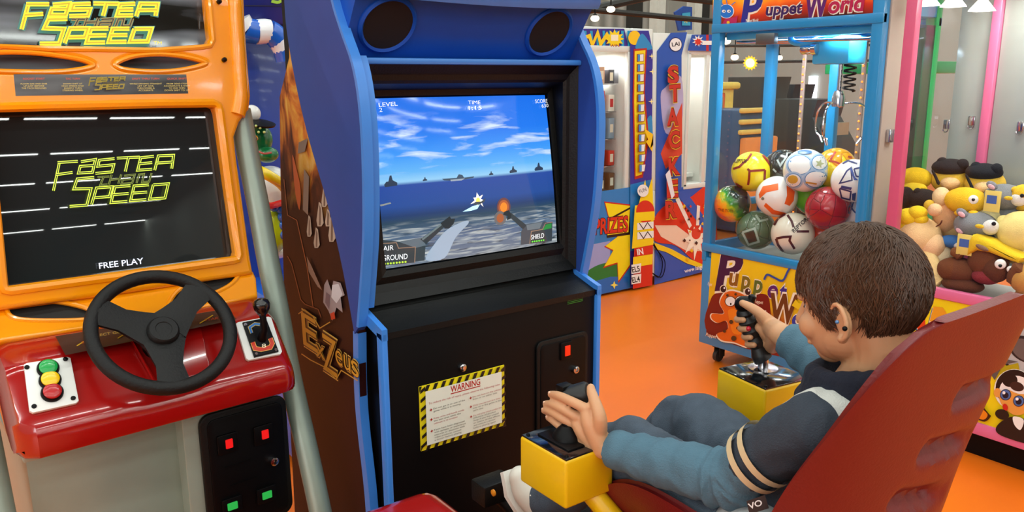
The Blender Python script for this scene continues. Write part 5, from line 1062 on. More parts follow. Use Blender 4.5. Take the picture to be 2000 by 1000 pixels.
A.smooth([(1276, 430), (1300, 400), (1340, 390), (1398, 352), (1398, 420), (1398, 510), (1360, 512), (1320, 480), (1278, 470)], 'D8321C'); A.poly([(1278, 474), (1310, 486), (1345, 505), (1376, 518), (1376, 526), (1340, 514), (1300, 492), (1278, 486)], 'F4D020'); A.poly([(1278, 440), (1320, 440), (1360, 470), (1366, 490), (1340, 490), (1290, 462)], 'F0D0B8')
A.poly([(1318, 376), (1336, 370), (1372, 420), (1376, 450), (1366, 440)], '2858B8'); A.poly([(1318, 390), (1324, 384), (1350, 440), (1345, 446)], 'F0E8E0'); A.poly([(1360, 400), (1366, 402), (1364, 440), (1358, 440)], 'F4E8D8'); A.star(1358, 466, 26, 14, 9, 'F8EEDC', .3, .6, .9, 1.3); A.ell(1358, 456, 9, 11, 'D8402C')
rn = random.Random(4)
for k in range(26):
    x, y = 1358 + rn.uniform(-28, 24), 460 + rn.uniform(-60, 55); s_ = rn.uniform(1.5, 4); A.poly([(x - s_, y), (x, y - s_ * 1.4), (x + s_, y - s_ * .3), (x + s_ * .3, y + s_)], rn.choice(('D83A20', '301010', 'F0C020', 'B02010', '3A1414')))
A.text('www.laigames', (1333, 532), (1384, 519), 8, 'F0F0F0', bold=.01)
A.poly([(1346, 68), (1400, 68), (1400, 100), (1338, 99)], '2050B0')
for x in (1374, 1386): A.poly([(x, 68), (x + 5, 68), (x + 5, 100), (x, 100)], 'C02028')
A.star(1358, 80, 12, 6, 9, 'F0F0F0'); A.star(1358, 82, 8, 5, 7, 'D83020'); A.poly([(1366, 80), (1392, 80), (1392, 88), (1366, 88)], 'F4F4F0')
ys = (150, 186, 232, 276, 328, 372, 412)
for ch, y, x in zip('STACKER', ys, (1309, 1312, 1307, 1310, 1310, 1306, 1303)):
    for m_, bo, dx in (('F0C828', .10, 0), ('701410', .07, 0), ('C83020', .035, -.8)):
        A.text(ch, (x - 10 + dx, y + 12), (x + 12 + dx, y + 10), 32, m_, bold=bo, up=(-.02, -1))
A.poly([(1292, 340), (1300, 330), (1310, 380), (1304, 388)], 'E8E8F0')
A.build('front_print', sm)
b = MB()
for r in (0, .05): b.tube(smooth_path([ps(1268, 470), ps(1276, 480 + 60 * r), ps(1290 + 100 * r, 510), ps(1284 + 100 * r, 540), ps(1270, 532)], 5), .004, 6)
o = b.build('power_cable', M_black); o.location.y = -.02; tag(o, 'thin black cable looping between the two prize machines', 'cable')
area('cabinet_fill', ((xc_ + x1_) / 2, YS2 + .25, zs2 - .02), .2, .2, LAMP * .12, (1, 1, .95))  # added fill light brightening the space behind this window
# ================================================================ hall beyond
yv = thing('toddler_ride', 'yellow toy house ride with red framed windows behind the prize machines', 'kiddie ride', (6.6, 5.7, 0))
c0, c1 = ony(1348, 290, 5.9), ony(1436, 160, 5.9)
M_yel = mat('cream yellow fibreglass', 'E0CC58', .35, coat=.2)
b = MB(); b.box((c0.x, 5.9, .02), (c1.x, 6.5, c1.z), .03); b.box((c0.x - .05, 5.85, c1.z - .08), (c1.x + .05, 6.55, c1.z), .03); b.build('house', M_yel, yv)
for x_, w_ in ((c0.x + .10, .42),):
    b = MB(); za, zb_ = ony(1372, 236, 5.9).z, ony(1372, 182, 5.9).z; b.box((x_, 5.88, za), (x_ + w_, 5.905, zb_), .02); b.build('window_frame', mat('red orange frame', 'D86028', .4), yv)
    b = MB(); b.box((x_ + .04, 5.87, za + .04), (x_ + w_ - .04, 5.90, zb_ - .04), .01); b.build('window_opening', mat('grey opening', '8C8A78', .6), yv)
b = MB(); p = ony(1396, 262, 5.85); b.ball(p, .16, 16, 10, (1, .7, .8)); b.build('seat', mat('red orange frame', 'D86028', .4), yv)
br = thing('toddler_ride', 'blue and yellow slatted ride seen through the football machine glass', 'kiddie ride', (7.2, 5.2, 0))
c0, c1 = ony(1444, 280, 5.3), ony(1500, 212, 5.3)
b = MB(); b.box((c0.x, 5.3, .02), (c1.x, 5.8, c1.z), .03); b.build('body', mat('deep blue fibreglass', '2C5078', .35), br)
for py in (216, 238, 258): z_ = ony(1460, py, 5.27).z; b = MB(); b.box((c0.x - .04, 5.24, z_ - .025), (c1.x, 5.30, z_ + .025), .015); b.build('slat', mat('butter slat', 'D8C060', .4), br)
b = MB(); b.box((c0.x, 5.22, .02), (c1.x + .1, 5.30, ony(1460, 268, 5.3).z), .02); b.build('front', mat('orange fibreglass', 'D88840', .4), br)
for lab, px0, px1, py, c, y in (('dark grey simulator cabinet deep in the hall seen through claw machine glass', 1512, 1560, 150, '2E3434', 6.2), ('dark cabinet with a pale label behind the hanging claw', 1612, 1668, 195, '3A4040', 5.4), ('charcoal arcade cabinet far behind the amber lamp strips', 1566, 1606, 165, '24282A', 6.6)):
    q0, q1 = ony(px0, py, y), ony(px1, py, y); t = thing('arcade_cabinet', lab, 'arcade machine', ((q0.x + q1.x) / 2, y + .3, 0)); b = MB(); b.prism([(q0.x, y, 0), (q0.x, y - .1, .8), (q0.x, y + .15, q0.z * .85), (q0.x, y + .1, q0.z), (q0.x, y + .7, q0.z), (q0.x, y + .7, 0)], (q1.x - q0.x, 0, 0), .01); bd = b.build('cabinet', mat('cabinet ' + c, c, .45), t)
    b = MB(); b.box((q0.x + .06, y + .0, q0.z * .62), (q1.x - .06, y + .06, q0.z * .8)); b.build('panel', mat('faded label', '9C9078', .6), t)
# roof trusses, posts, warm hanging lamps and a small blue pennant high up
M_steel = mat('dark steel', '2E302E', .5, metal=.3)
def beam(px0, py0, px1, py1, y, r): b = MB(); b.tube([ony(px0, py0, y), ony(px1, py1, y)], r, 8); return tag(b.build('trim_1', M_steel), kind='structure')
beam(1100, 14, 1420, 44, 7.5, .035); beam(1100, 30, 1300, -14, 7.6, .05); beam(1280, -10, 1420, 6, 8.4, .05); beam(1390, 90, 1720, 88, 7.4, .02); beam(1390, 122, 1720, 118, 7.3, .02)
for px in (1285, 1357, 1660): q = ony(px, 0, 10.5); b = MB(); b.box((q.x - .1, 10.4, 0), (q.x + .1, 10.6, 8.9)); tag(b.build('trim_2', mat('pale column paint', 'C8D4CC', .5)), kind='structure')
for px in (1372, 1240): q = ony(px, 0, 11.5); b = MB(); b.box((q.x - .12, 11.4, 0), (q.x + .12, 11.6, 8.9)); tag(b.build('trim_3', M_steel), kind='structure')
def bulb(px, py, y, r, label):
    p = ony(px, py, y); t = thing('pendant_lamp', label, 'lamp', p, 0, 'warm lamps under the trusses')
    b = MB(); b.lathe([(r * .3, r * 1.2), (r * .6, r * .8), (r * .5, r * .4)], p, (0, 0, 1), 12); b.tube([p + V((0, 0, r)), p + V((0, 0, 8.9 - p.z))], .008, 6); b.build('fitting', M_black, t)
    b = MB(); b.ball(p, r, 14, 10, (1.1, 1.1, .8)); b.build('bulb', glow('FFE8C0', 6), t)
bulb(1162, 36, 6.4, .04, 'round warm bulb hanging just above the lighthouse prize machine'); bulb(1193, 18, 6.6, .042, 'warm bulb higher up beside the dark truss'); bulb(1418, 80, 6.2, .05, 'warm bulb in the hall seen by the header of the football machine'); bulb(1435, 112, 7.5, .05, 'warm bulb under a thin rail beyond the football machine'); bulb(1521, 113, 7.5, .05, 'warm bulb beyond the amber lamp strip in the hall')
b = MB(); q = [ony(*p, 9.0) for p in ((1318, 24), (1336, 12), (1352, 14), (1352, 58), (1326, 60))]; b.prism(q, (0, .03, 0)); o = tag(b.build('hanging_pennant', mat('blue pennant cloth', '2450A4', .7)), 'small blue pennant with a yellow sun hung high at the hall end', 'pennant')
A = Art(plane_surf((0, 8.99, 0), (0, 1, 0)), .003); A.poly([(1332, 26), (1348, 24), (1348, 50), (1332, 50)], '40B0D8'); A.star(1340, 38, 8, 4, 9, 'F4E890'); A.build('sun_print', o)
# ================================================================ coin ride with the green reptile, between the two big cabinets
YK = 3.35; pk_ = lambda px, py, y=YK: ony(px, py, y)
kr = thing('kiddie_ride', 'blue coin ride with striped arch and green reptile figure in white cap', 'kiddie ride', (1.3, 3.6, 0))
M_kb = mat('royal blue fibreglass', '24409C', .3, coat=.3)
b = MB(); q0, q1 = pk_(462, 60), pk_(640, 60); b.box((q0.x, YK + .25, .02), (q1.x, YK + .5, q0.z + .1), .02); b.build('back_panel', M_kb, kr)
z0_ = pk_(500, 46).z; b = MB(); b.box((q0.x, YK + .05, z0_), (q1.x, YK + .3, z0_ + .5), .02); b.build('sign_box', mat('deep navy', '14206C', .35), kr)
A = Art(plane_surf((0, YK + .047, 0), (0, 1, 0)), .0006); A.stroke(smooth_path([(530, 2, 0), (545, 4, 0), (556, -8, 0)], 4), 6, '9CC83C'); A.stroke([(478, 11), (560, 12)], 2, '0A0A30'); A.build('sign_print', kr)
ap = smooth_path([pk_(466, 40), pk_(478, 56), pk_(500, 62), pk_(525, 62), pk_(545, 78), pk_(556, 96), pk_(562, 118)], 4)
R_ = .05
for k in range(len(ap) - 1):
    b = MB(); b.tube([ap[k], ap[k + 1]], R_, 14); 
    if k % 4 == 0: seg = []
    seg.append((ap[k], ap[k + 1]))
    if k % 4 == 3 or k == len(ap) - 2:
        b = MB(); b.tube([seg[0][0]] + [s_[1] for s_ in seg], R_, 16); b.build('arch_segment', mat('white gloss fibreglass', 'E8ECF0', .2, coat=.5) if (k // 4) % 2 == 0 else mat('bright blue fibreglass', '2060C8', .2, coat=.5), kr)
    else: b.bm.free()
b = MB(); b.box((q0.x, YK - .3, .02), (q1.x, YK + .3, pk_(550, 560).z), .06); b.build('base', mat('bright blue fibreglass', '2060C8', .2, coat=.5), kr)
def kb(name, c, px, py, r, sc=(1, 1, 1), y=YK, rot=None): p = ony(px, py, y); R = r * (p - CAM).dot(f_) / FOC; b = MB(); b.ball(p, R, 24, 16, sc, rot); return b.build(name, mat('fibreglass ' + c, c, .2, coat=.5, var=.05), kr)
kb('head', '14703C', 508, 272, 24, (1, 1, 1.25)); kb('muzzle', '14703C', 522, 302, 20, (1.1, 1, .8), YK - .06); kb('eye', 'E8A020', 498, 270, 6, (1, 1, 1), YK - .10); kb('pupil', '201008', 500, 271, 3, (1, 1, 1), YK - .125)
kb('cap', 'E8E8E4', 492, 222, 17, (1, 1, 1.0), YK - .03)
p = pk_(500, 240, YK - .06); b = MB(); b.lathe([(.02, 0), (.075, -.004), (.078, .004), (.02, .012)], p, (.1, -.2, 1), 24); b.build('cap_visor', M_black, kr)
for k, (x, y) in enumerate(((500, 246), (508, 250), (516, 258), (505, 258), (494, 252))): kb('scale_spot', 'C8D880', x, y, 2.6, (1, 1, 1), YK - .13)
p = pk_(519, 306, YK - .135); b = MB(); b.tube(smooth_path([pk_(506, 296, YK - .12), pk_(516, 300, YK - .145), pk_(530, 298, YK - .14)], 4), .004, 6); b.build('mouth', mat('dull red mouth', 'A84038', .4), kr)
kb('body', 'E4E6E4', 530, 372, 42, (1, 1, 1.15)); 
b = MB(); b.tube(smooth_path([pk_(500, 330, YK - .10), pk_(520, 340, YK - .17), pk_(545, 356, YK - .16), pk_(560, 372, YK - .12)], 4), .022, 10); b.build('strap', mat('yellow strap', 'E8C814', .25, coat=.4), kr)
b = MB(); b.tube(smooth_path([pk_(516, 388, YK - .13), pk_(524, 402, YK - .17), pk_(550, 396, YK - .16)], 4), .014, 8); b.build('belt', mat('red belt', 'C82020', .3, coat=.3), kr)
kb('bag', 'B8C81C', 536, 450, 30, (.8, .8, 1.5), YK - .10); kb('tail_bulge', 'E8E4D8', 545, 492, 18, (1, 1, .7), YK - .06)
for k, (x, y) in enumerate(((536, 404), (548, 408), (552, 424), (553, 440), (554, 458))): kb('blue_ruffle', '1C60C0', x, y, 10, (1, 1, 1), YK - .14)
# ================================================================ motion seat
XC = 1.17
M_seat = mat('dull red moulded plastic', '6A1214', .42, var=.08, bump=.15, scale=20)
M_ybox = mat('yellow enamel', 'E0B408', .35, coat=.15, var=.05)
ms = thing('motion_seat', 'red bucket seat on motion base with two yellow joystick boxes', 'game seat', (XC, .9, 0))
cl = [(1.015, .665, .16, .06), (1.01, .70, .18, .11), (.95, .725, .195, .14), (.80, .71, .205, .16), (.67, .70, .215, .165), (.60, .735, .228, .155), (.56, .84, .236, .13), (.535, .98, .240, .10), (.512, 1.10, .240, .06), (.495, 1.19, .230, .03), (.486, 1.245, .205, .012), (.482, 1.272, .165, .005), (.480, 1.282, .12, .002)]
cv = smooth_path([(y, z, w_) for y, z, w_, d in cl], 14); dv = smooth_path([(d, 0, 0) for y, z, w_, d in cl], 14)
sl = []
for (a_, b_) in (((1846, 768), (1918, 728)), ((1800, 880), (1868, 842)), ((1766, 985), (1822, 955))):
    sl.append((ony(*a_, .53), ony(*b_, .56)))
rows = []
NUc = 110
for i, c in enumerate(cv):
    a = cv[max(i - 1, 0)]; e = cv[min(i + 1, len(cv) - 1)]; t = V((0, e.x - a.x, e.y - a.y)).normalized(); n = V((0, t.z, -t.y))
    r = []
    for k in range(NUc + 1):
        u = -1 + 2 * k / NUc; p = V((XC + .018 + c.z * math.sin(u * 1.35) / math.sin(1.35), c.x, c.y)) + n * dv[i].x * abs(u) ** 2.4
        for (s0, s1) in sl:     # pressed hand slots in the back
            if i > 70:
                A2, B2 = V((s0.x, s0.z)), V((s1.x, s1.z)); q = V((p.x, p.z)); tt = max(0, min(1, (q - A2).dot(B2 - A2) / (B2 - A2).length_squared)); dd = (q - (A2 + (B2 - A2) * tt)).length
                if dd < .030: p = p + V((0, .026 * (.5 + .5 * math.cos(PI * dd / .030)) * min(1, (1 - tt) * 3 + .35), 0))
        r.append(p)
    rows.append(r)
def thick_sheet(b, rows, th):
    nr, nc = len(rows), len(rows[0]); N_ = []
    for i in range(nr):
        q = []
        for k in range(nc):
            du = rows[i][min(k + 1, nc - 1)] - rows[i][max(k - 1, 0)]; dv_ = rows[min(i + 1, nr - 1)][k] - rows[max(i - 1, 0)][k]; q.append(du.cross(dv_).normalized())
        N_.append(q)
    loop = [rows[i] for i in range(nr)]; full = []
    for i in range(nr):
        A_ = rows[i]; B_ = [p + n * th for p, n in zip(rows[i], N_[i])]
        e0 = (A_[0] - A_[1]).normalized() * th * .45; e1 = (A_[-1] - A_[-2]).normalized() * th * .45
        full.append(A_ + [A_[-1] + N_[i][-1] * th * .2 + e1 * .8, A_[-1] + N_[i][-1] * th * .5 + e1, A_[-1] + N_[i][-1] * th * .8 + e1 * .8] + B_[::-1] + [A_[0] + N_[i][0] * th * .8 + e0 * .8, A_[0] + N_[i][0] * th * .5 + e0, A_[0] + N_[i][0] * th * .2 + e0 * .8])
    m = len(full[0])
    R = [[b.bm.verts.new(p) for p in r] for r in full]
    for A_, B_ in zip(R, R[1:]):
        for k in range(m): b.bm.faces.new((A_[k], A_[(k + 1) % m], B_[(k + 1) % m], B_[k]))
    for E_ in (R[0], R[-1]):
        for k in range(nc - 1): b.bm.faces.new((E_[k], E_[k + 1], E_[(nc + 3 + nc - 1 - k - 1)], E_[(nc + 3 + nc - 1 - k)]))
b = MB(); thick_sheet(b, rows, -.016); sh = b.build('seat_shell', M_seat, ms, recalc=True)
def cbox(x0, x1, y0, y1, z0, z1, rot=0):
    b = MB(); b.box((x0, y0, z0), (x1, y1, z1), .006, 3); bx_ = b.build('control_box', M_ybox, ms)
    b = MB(); b.box((x0 + .003, y0 + .003, z1 - .001), (x1 - .003, y1 - .003, z1 + .003), .001); pl_ = b.build('top_plate', mat('gloss black plate', '0C1014', .12, coat=.6), bx_)
    for x in (x0 + .012, x1 - .012):
        for y in (y0 + .012, y1 - .012): b = MB(); b.lathe([(.004, .003), (.0035, .0055), (.001, .006)], (x, y, z1), (0, 0, 1), 10); b.build('screw', M_black, pl_)
    if rot:
        c_ = V(((x0 + x1) / 2, (y0 + y1) / 2, 0)); MT = Matrix.Translation(c_) @ Matrix.Rotation(math.radians(rot), 4, 'Z') @ Matrix.Translation(-c_)
        for q in [bx_] + list(bx_.children_recursive): q.data.transform(MT)
    return bx_
nb = cbox(.892, 1.014, 1.045, 1.187, .812, .91); fb = cbox(1.424, 1.567, .982, 1.135, .80, .94, -9)
# near stick: a bar grip lying level
b = MB(); b.box((.918, 1.068, .912), (.990, 1.164, .917), .002); b.lathe([(.03, .005), (.028, .012), (.02, .022), (.012, .03)], (.955, 1.115, .912), (0, 0, 1), 20); b.tube([(.955, 1.115, .93), (.965, 1.13, .985)], .010, 12); st_ = b.build('stick_base', M_black, nb)
ha, hb = ony(1082, 786, 1.16), ony(1152, 766, 1.10)
ha.x += .012; b = MB(); ax = (hb - ha).normalized(); L_ = (hb - ha).length; b.lathe([(.004, 0), (.018, .002), (.0235, .008), (.0235, L_ - .008), (.018, L_), (.004, L_ + .001)], ha, ax, 24); m_ = (ha + hb) / 2; b.tube([m_ - V((0, 0, .01)), V((.965, 1.13, .98))], .011, 12); hg = b.build('bar_grip', mat('black grip rubber', '121314', .45), nb)
b = MB(); c = ony(1095, 758, 1.15) + V((.01, 0, 0)); b.box(c - V((.014, .012, .01)), c + V((.014, .012, .006)), .003); b.build('thumb_switch', M_black, hg)
# far stick: an upright pistol grip
sb = onz(1490, 720, .943)
b = MB(); b.lathe([(.034, 0), (.034, .003), (.012, .004), (.011, .03)], sb, (0, 0, 1), 24); b.build('stick_base', M_chrome, fb)
g = [sb + V((0, 0, .022))] + [onp(px, py, sb, (.8, .6, 0)) for px, py in ((1484, 690), (1474, 665), (1464, 640), (1457, 618), (1452, 600))]
b = MB(); gp = smooth_path(g, 4); n = len(gp); b.tube(gp, [.022 if k < 4 else .018 + .003 * math.sin(k * 1.9) for k in range(n)], 16); gr = b.build('pistol_grip', mat('black grip rubber', '121314', .45), fb)
tp = onp(1454, 594, sb, (.8, .6, 0)); b = MB(); b.ball(tp, .021, 20, 14, (1.2, 1, .9)); b.lathe([(.009, 0), (.009, .012), (.004, .016)], onp(1466, 588, sb, (.8, .6, 0)), (.3, -.2, 1), 14); b.build('grip_head', M_black, gr)
b = MB(); b.ball(onp(1462, 642, sb - V((.02, .015, 0)), (.8, .6, 0)), .006, 10, 8); b.build('red_trigger', mat('red trigger', 'C01830', .3), gr)
# carriers and motion base
for x, y, z in ((.955, 1.115, .818), (1.46, 1.04, .80)):
    s = 1 if x < XC else -1; b = MB(); b.tube(smooth_path([(x + .02 * s, y - .03, z + .004), (x + .05 * s, y - .09, z - .06), (x + .10 * s, y - .16, z - .14), (XC - .06 * s, y - .25, z - .22)], 5), .022, 12); b.build('box_arm', M_ybox, ms)
b = MB(); b.tube([(1.02, 1.0, .74), (1.03, .94, .70)], .018, 12); b.build('adjuster', M_black, ms)
b = MB(); b.box((1.0, .62, .36), (1.34, 1.02, .655), .02); b.box((.86, .45, .0), (1.48, 1.55, .22), .02); b.lathe([(.16, .22), (.12, .28), (.10, .37)], (XC, .85, 0), (0, 0, 1), 24); b.box((1.0, 1.0, .36), (1.34, 1.40, .42), .01); b.build('motion_base', M_blackmat, ms)
b = MB(); b.box((.93, 1.28, .50), (1.40, 1.44, .535), .01); b.box((1.1, 1.3, .40), (1.24, 1.42, .51), .005); p = ony(962, 962, 1.45); b.box((p.x - .03, 1.44, p.z - .03), (p.x + .06, 1.50, p.z + .025), .006); b.tube([(p.x + .02, 1.47, p.z - .02), (1.1, 1.40, .51)], .014, 10); fr_ = b.build('foot_rest', M_blackmat, ms)
q = onp(965, 962, (p.x - .03, 0, 0), (1, 0, 0)); b = MB(); b.lathe([(.008, 0), (.008, .004), (.004, .006)], q, (-1, 0, 0), 14); b.build('amber_reflector', mat('amber reflector', 'D88818', .3), fr_)
# ================================================================ the boy
def lerp(a, b_, t): return a + (b_ - a) * t
def remesh(mb, voxel, it=6, fac=.5, disp=0, dscale=.02):
    me = bpy.data.meshes.new('r'); mb.bm.to_mesh(me); mb.bm.free(); o = bpy.data.objects.new('r', me); C.objects.link(o)
    m = o.modifiers.new('v', 'REMESH'); m.mode = 'VOXEL'; m.voxel_size = voxel
    if it: s_ = o.modifiers.new('s', 'SMOOTH'); s_.factor = fac; s_.iterations = it
    dg = bpy.context.evaluated_depsgraph_get(); out = bpy.data.meshes.new_from_object(o.evaluated_get(dg)); bpy.data.objects.remove(o); bpy.data.meshes.remove(me)
    if disp:
        from mathutils import noise
        nn = [v.normal.copy() for v in out.vertices]
        for v, n in zip(out.vertices, nn):
            q = V((v.co.x * 1.0, v.co.y * 1.0, v.co.z * 1.0)) / dscale
            f = noise.noise(q) ; g_ = 1 - abs(noise.noise(V((q.x * .8 + 3, q.y * 1.5, q.z * .8)))) * 2
            v.co += n * disp * (f * .7 + g_ * .6 - .3)
    return out
def chain(mb, pts, rad, sub=4, n=16, flat=None):
    P = smooth_path(pts, sub); R = [v.x for v in smooth_path([(r, 0, 0) for r in rad], sub)]
    mb.tube(P, R, n); mb.ball(P[0], R[0] * .99, n, 10); mb.ball(P[-1], R[-1] * .99, n, 10)
HC = onx(1684, 560, 1.165)                       # middle of the skull
HM = Matrix.Rotation(math.radians(2), 3, 'Z') @ Matrix.Rotation(math.radians(-9), 3, 'X')
def hp3(x, y, z): return HC + HM @ V((x, y, z))
M_skin = mat('skin', 'C8966E', .5, var=.05, sss=.12)
b = MB()
b.ball(hp3(0, -.002, .002), 1, 32, 24, (.073, .092, .086), HM)
b.ball(hp3(0, .045, -.05), 1, 28, 20, (.055, .050, .072), HM); b.ball(hp3(0, .058, -.102), .025, 20, 14); b.ball(hp3(0, .02, -.075), 1, 20, 14, (.054, .06, .045), HM)
for s in (-1, 1):
    b.ball(hp3(s * .035, .066, -.058), .024, 16, 12); b.ball(hp3(s * .030, .078, -.012), 1, 16, 12, (.022, .012, .010), HM); b.ball(hp3(s * .011, .096, -.062), .009, 12, 8)
    ec = hp3(s * .074, -.008, -.040); er = HM @ Matrix.Rotation(s * .35, 3, 'Z') @ Matrix.Rotation(-.18, 3, 'X')
    b.ball(ec, 1, 20, 14, (.006, .017, .028), er)
    ring_ = [ec + er @ V((s * (.006 + .005 * (math.sin(t) * .3 + .7)), .016 * math.cos(t), .027 * math.sin(t))) for t in [PI * (-.55 + 1.6 * k / 14) for k in range(15)]] if s < 0 else [ec + er @ V((s * .008, .016 * math.cos(t), .027 * math.sin(t))) for t in [PI * (-.55 + 1.6 * k / 14) for k in range(15)]]
    ring_ = [ec + er @ V((s * .009, -.016 * math.cos(t), .027 * math.sin(t))) for t in [PI * (-.62 + 1.35 * k / 14) for k in range(15)]]
    b.tube(ring_, .0042, 8); b.ball(ec + er @ V((s * .003, .006, -.026)), .0085, 10, 8)
chain(b, [hp3(0, .092, -.018), hp3(0, .104, -.045), hp3(0, .109, -.058)], [.007, .009, .011], 3, 12)
b.ball(hp3(0, .090, -.084), 1, 14, 10, (.020, .010, .006), HM); b.ball(hp3(0, .088, -.094), 1, 14, 10, (.018, .010, .006), HM)
NB = V((XC, .645, 1.115))
chain(b, [hp3(0, -.018, -.06), hp3(0, -.024, -.11), NB + V((0, 0, -.02))], [.052, .047, .056], 4, 20)
SL, SR = V((1.052, .645, 1.090)), V((1.295, .66, 1.09)); EL = onx(1420, 936, 1.035); WL = onx(1178, 872, .985); ER = V((1.425, .80, 1.005)); WRt = onx(1524, 652, 1.415)
PV = V((XC, .735, .80)); HPL, HPR = V((1.095, .74, .80)), V((1.245, .74, .80)); KL, KR = onx(1222, 868, 1.075), onx(1345, 815, 1.29); AL, AR_ = onx(1068, 985, 1.055), V((1.275, 1.30, .625))
chain(b, [NB + V((0, .0, -.03)), V((XC, .68, .98)), PV], [.06, .07, .07], 4, 20)
chain(b, [NB + V((-.03, 0, -.07)), SL, EL, WL], [.035, .034, .032, .024], 5); chain(b, [NB + V((.03, 0, -.07)), SR, ER, WRt], [.035, .034, .032, .024], 5)
chain(b, [HPL, KL, AL], [.055, .04, .03], 5); chain(b, [HPR, KR, AR_], [.055, .04, .03], 5)
TL, TR_ = onx(1016, 932, 1.02), V((1.26, 1.45, .66))
for a_, t_ in ((AL, TL), (AR_, TR_)): chain(b, [a_, lerp(a_ + V((0, -.01, -.04)), t_, .55)], [.026, .020], 3)
# near hand: palm on the bar, four fingers over it, thumb standing up
def LP(px, py, x): return onx(px, py, x)
pal = [LP(1176, 866, .985), LP(1158, 838, .972), LP(1140, 812, .965)]
chain(b, [WL, LP(1170, 858, .978), LP(1152, 826, .966), LP(1144, 800, .966)], [.023, .022, .017, .011], 4); chain(b, [WL, LP(1160, 862, .978), LP(1136, 838, .966), LP(1122, 815, .964)], [.022, .020, .016, .010], 4); chain(b, [LP(1166, 872, .98), LP(1142, 858, .972), LP(1116, 838, .966)], [.018, .016, .010], 4); chain(b, [LP(1164, 848, .979), LP(1150, 828, .975), LP(1136, 812, .973)], [.019, .018, .013], 4); chain(b, [LP(1160, 858, .978), LP(1140, 842, .973), LP(1122, 826, .972)], [.018, .017, .012], 4)
for pts, r in (([(1144, 798, .965), (1118, 785, .957), (1092, 773, .955), (1076, 770, .962)], (.0105, .0098, .0088, .0072)), ([(1126, 814, .962), (1102, 800, .952), (1080, 790, .952), (1066, 789, .962)], (.0105, .0098, .0086, .0072)), ([(1118, 828, .962), (1096, 815, .951), (1074, 803, .952), (1063, 802, .962)], (.010, .0094, .0082, .0070)), ([(1112, 842, .964), (1094, 832, .954), (1078, 820, .955), (1071, 816, .964)], (.0092, .0085, .0074, .0064))):
    chain(b, [LP(*p) for p in pts], r, 4, 12)
chain(b, [LP(1170, 846, .978), LP(1172, 818, .970), LP(1164, 790, .975), LP(1156, 768, .985), LP(1154, 757, .99)], [.016, .0135, .0115, .010, .0082], 4, 12)
# far hand: wrapped round the pistol grip, thumb laid over the top
GP = lambda px, py, d=0: onp(px, py, sb + V((-.8, -.6, 0)) * d, (.8, .6, 0))
chain(b, [WRt, GP(1508, 640, .02), GP(1488, 618, .02)], [.024, .023, .015], 4); chain(b, [WRt, GP(1512, 660, .01), GP(1494, 645, .01), GP(1484, 640, .01)], [.022, .022, .018, .012], 4); chain(b, [WRt, GP(1508, 676, .0), GP(1494, 668, .0)], [.02, .018, .012], 4)
chain(b, [GP(1502, 632, .028), GP(1484, 612, .030), GP(1466, 600, .028), GP(1450, 592, .024)], [.014, .012, .0105, .008], 4, 12)
for k, (y0, y1) in enumerate(((616, 622), (634, 640), (651, 656), (667, 671))):
    xg = 1456 + 7 * k; chain(b, [GP(xg + 34, y0 + 4, .0), GP(xg + 24, y0 + 2, -.030), GP(xg + 2, y1, -.036), GP(xg - 13, y1 + 1, -.020), GP(xg - 15, y1 + 2, .002), GP(xg - 4, y1 + 3, .022)], [.011, .0105, .0095, .009, .0085, .0068], 4, 12)
body = mesh_obj('person', remesh(b, .0026, 3, .5), M_skin, None)
tag(body, 'dark haired child in blue sleeved hoodie and jeans playing in the red seat', 'person')
# nails, eyes, brows, studs
def childm(name, mb, m): return mb.build(name, m, body)
for s in (-1, 1):
    b = MB(); b.ball(hp3(s * .030, .074, -.030), .0105, 16, 12, (1, .7, .75), HM); e = childm('eye', b, mat('eye white', 'E8E4DC', .2)); b = MB(); b.ball(hp3(s * .030, .0805, -.031), .0045, 12, 8); iris = b.build('iris', mat('brown iris', '2A1808', .2), e)
    b = MB(); b.tube([hp3(s * .016, .094, -.008), hp3(s * .030, .094, -.003), hp3(s * .046, .084, -.010)], [.002, .003, .0015], 8); childm('eyebrow', b, mat('dark hair', '24170E', .6))
b = MB(); b.ball(onx(1650, 642, HC.x - .094), .0038, 12, 8); childm('earring', b, M_black); b = MB(); b.ball(onx(1635, 629, HC.x - .091), .003, 12, 8); childm('earring', b, mat('blue stud', '4A78A8', .2))
for px, py in ((1074, 768), (1064, 787), (1061, 800), (1069, 815)):
    b = MB(); b.ball(LP(px, py, .9565), .0048, 12, 8, (.5, 1.2, .8)); childm('fingernail', b, mat('nail', 'E4BCA0', .3))
# ---- hair: a shaped cap with combed locks over it
M_hair = mat('dark brown hair', '4A301E', .5, var=.5, scale=60)
HR = V((.080, .100, .097))
def hair_lim(az):       # lowest elevation of the hairline by azimuth, 0 = front, 180 = nape
    a = abs(az); K = ((0, 18), (35, 8), (55, -2), (72, -34), (84, -30), (92, -2), (104, -4), (116, -42), (138, -64), (180, -70))
    for (a0, e0), (a1, e1) in zip(K, K[1:]):
        if a <= a1: return e0 + (e1 - e0) * (a - a0) / (a1 - a0)
def hpt(az, el, k=1.0):
    a, e = math.radians(az), math.radians(el); low = min(1.2, max(0, -el / 55)); sh_ = 1 - .10 * low * low
    return hp3(HR.x * k * math.cos(e) * math.sin(a) * sh_, .000 + HR.y * k * math.cos(e) * math.cos(a) * sh_, .002 + HR.z * k * math.sin(e))
b = MB(); rows = []
for i in range(73):
    az = -180 + 5 * i; lim = hair_lim(az); rows.append([hpt(az, 89.5 + (lim - 89.5) * j / 26, 1.0 + (.012 * math.sin(az * .21 + j * .7) + .008 * math.sin(az * .53 - j)) - (.04 * (j / 26) ** 6)) for j in range(27)])
b.solid(rows, -.012); hair = childm('hair', b, M_hair)
rn = random.Random(11); hv, hf = [], []
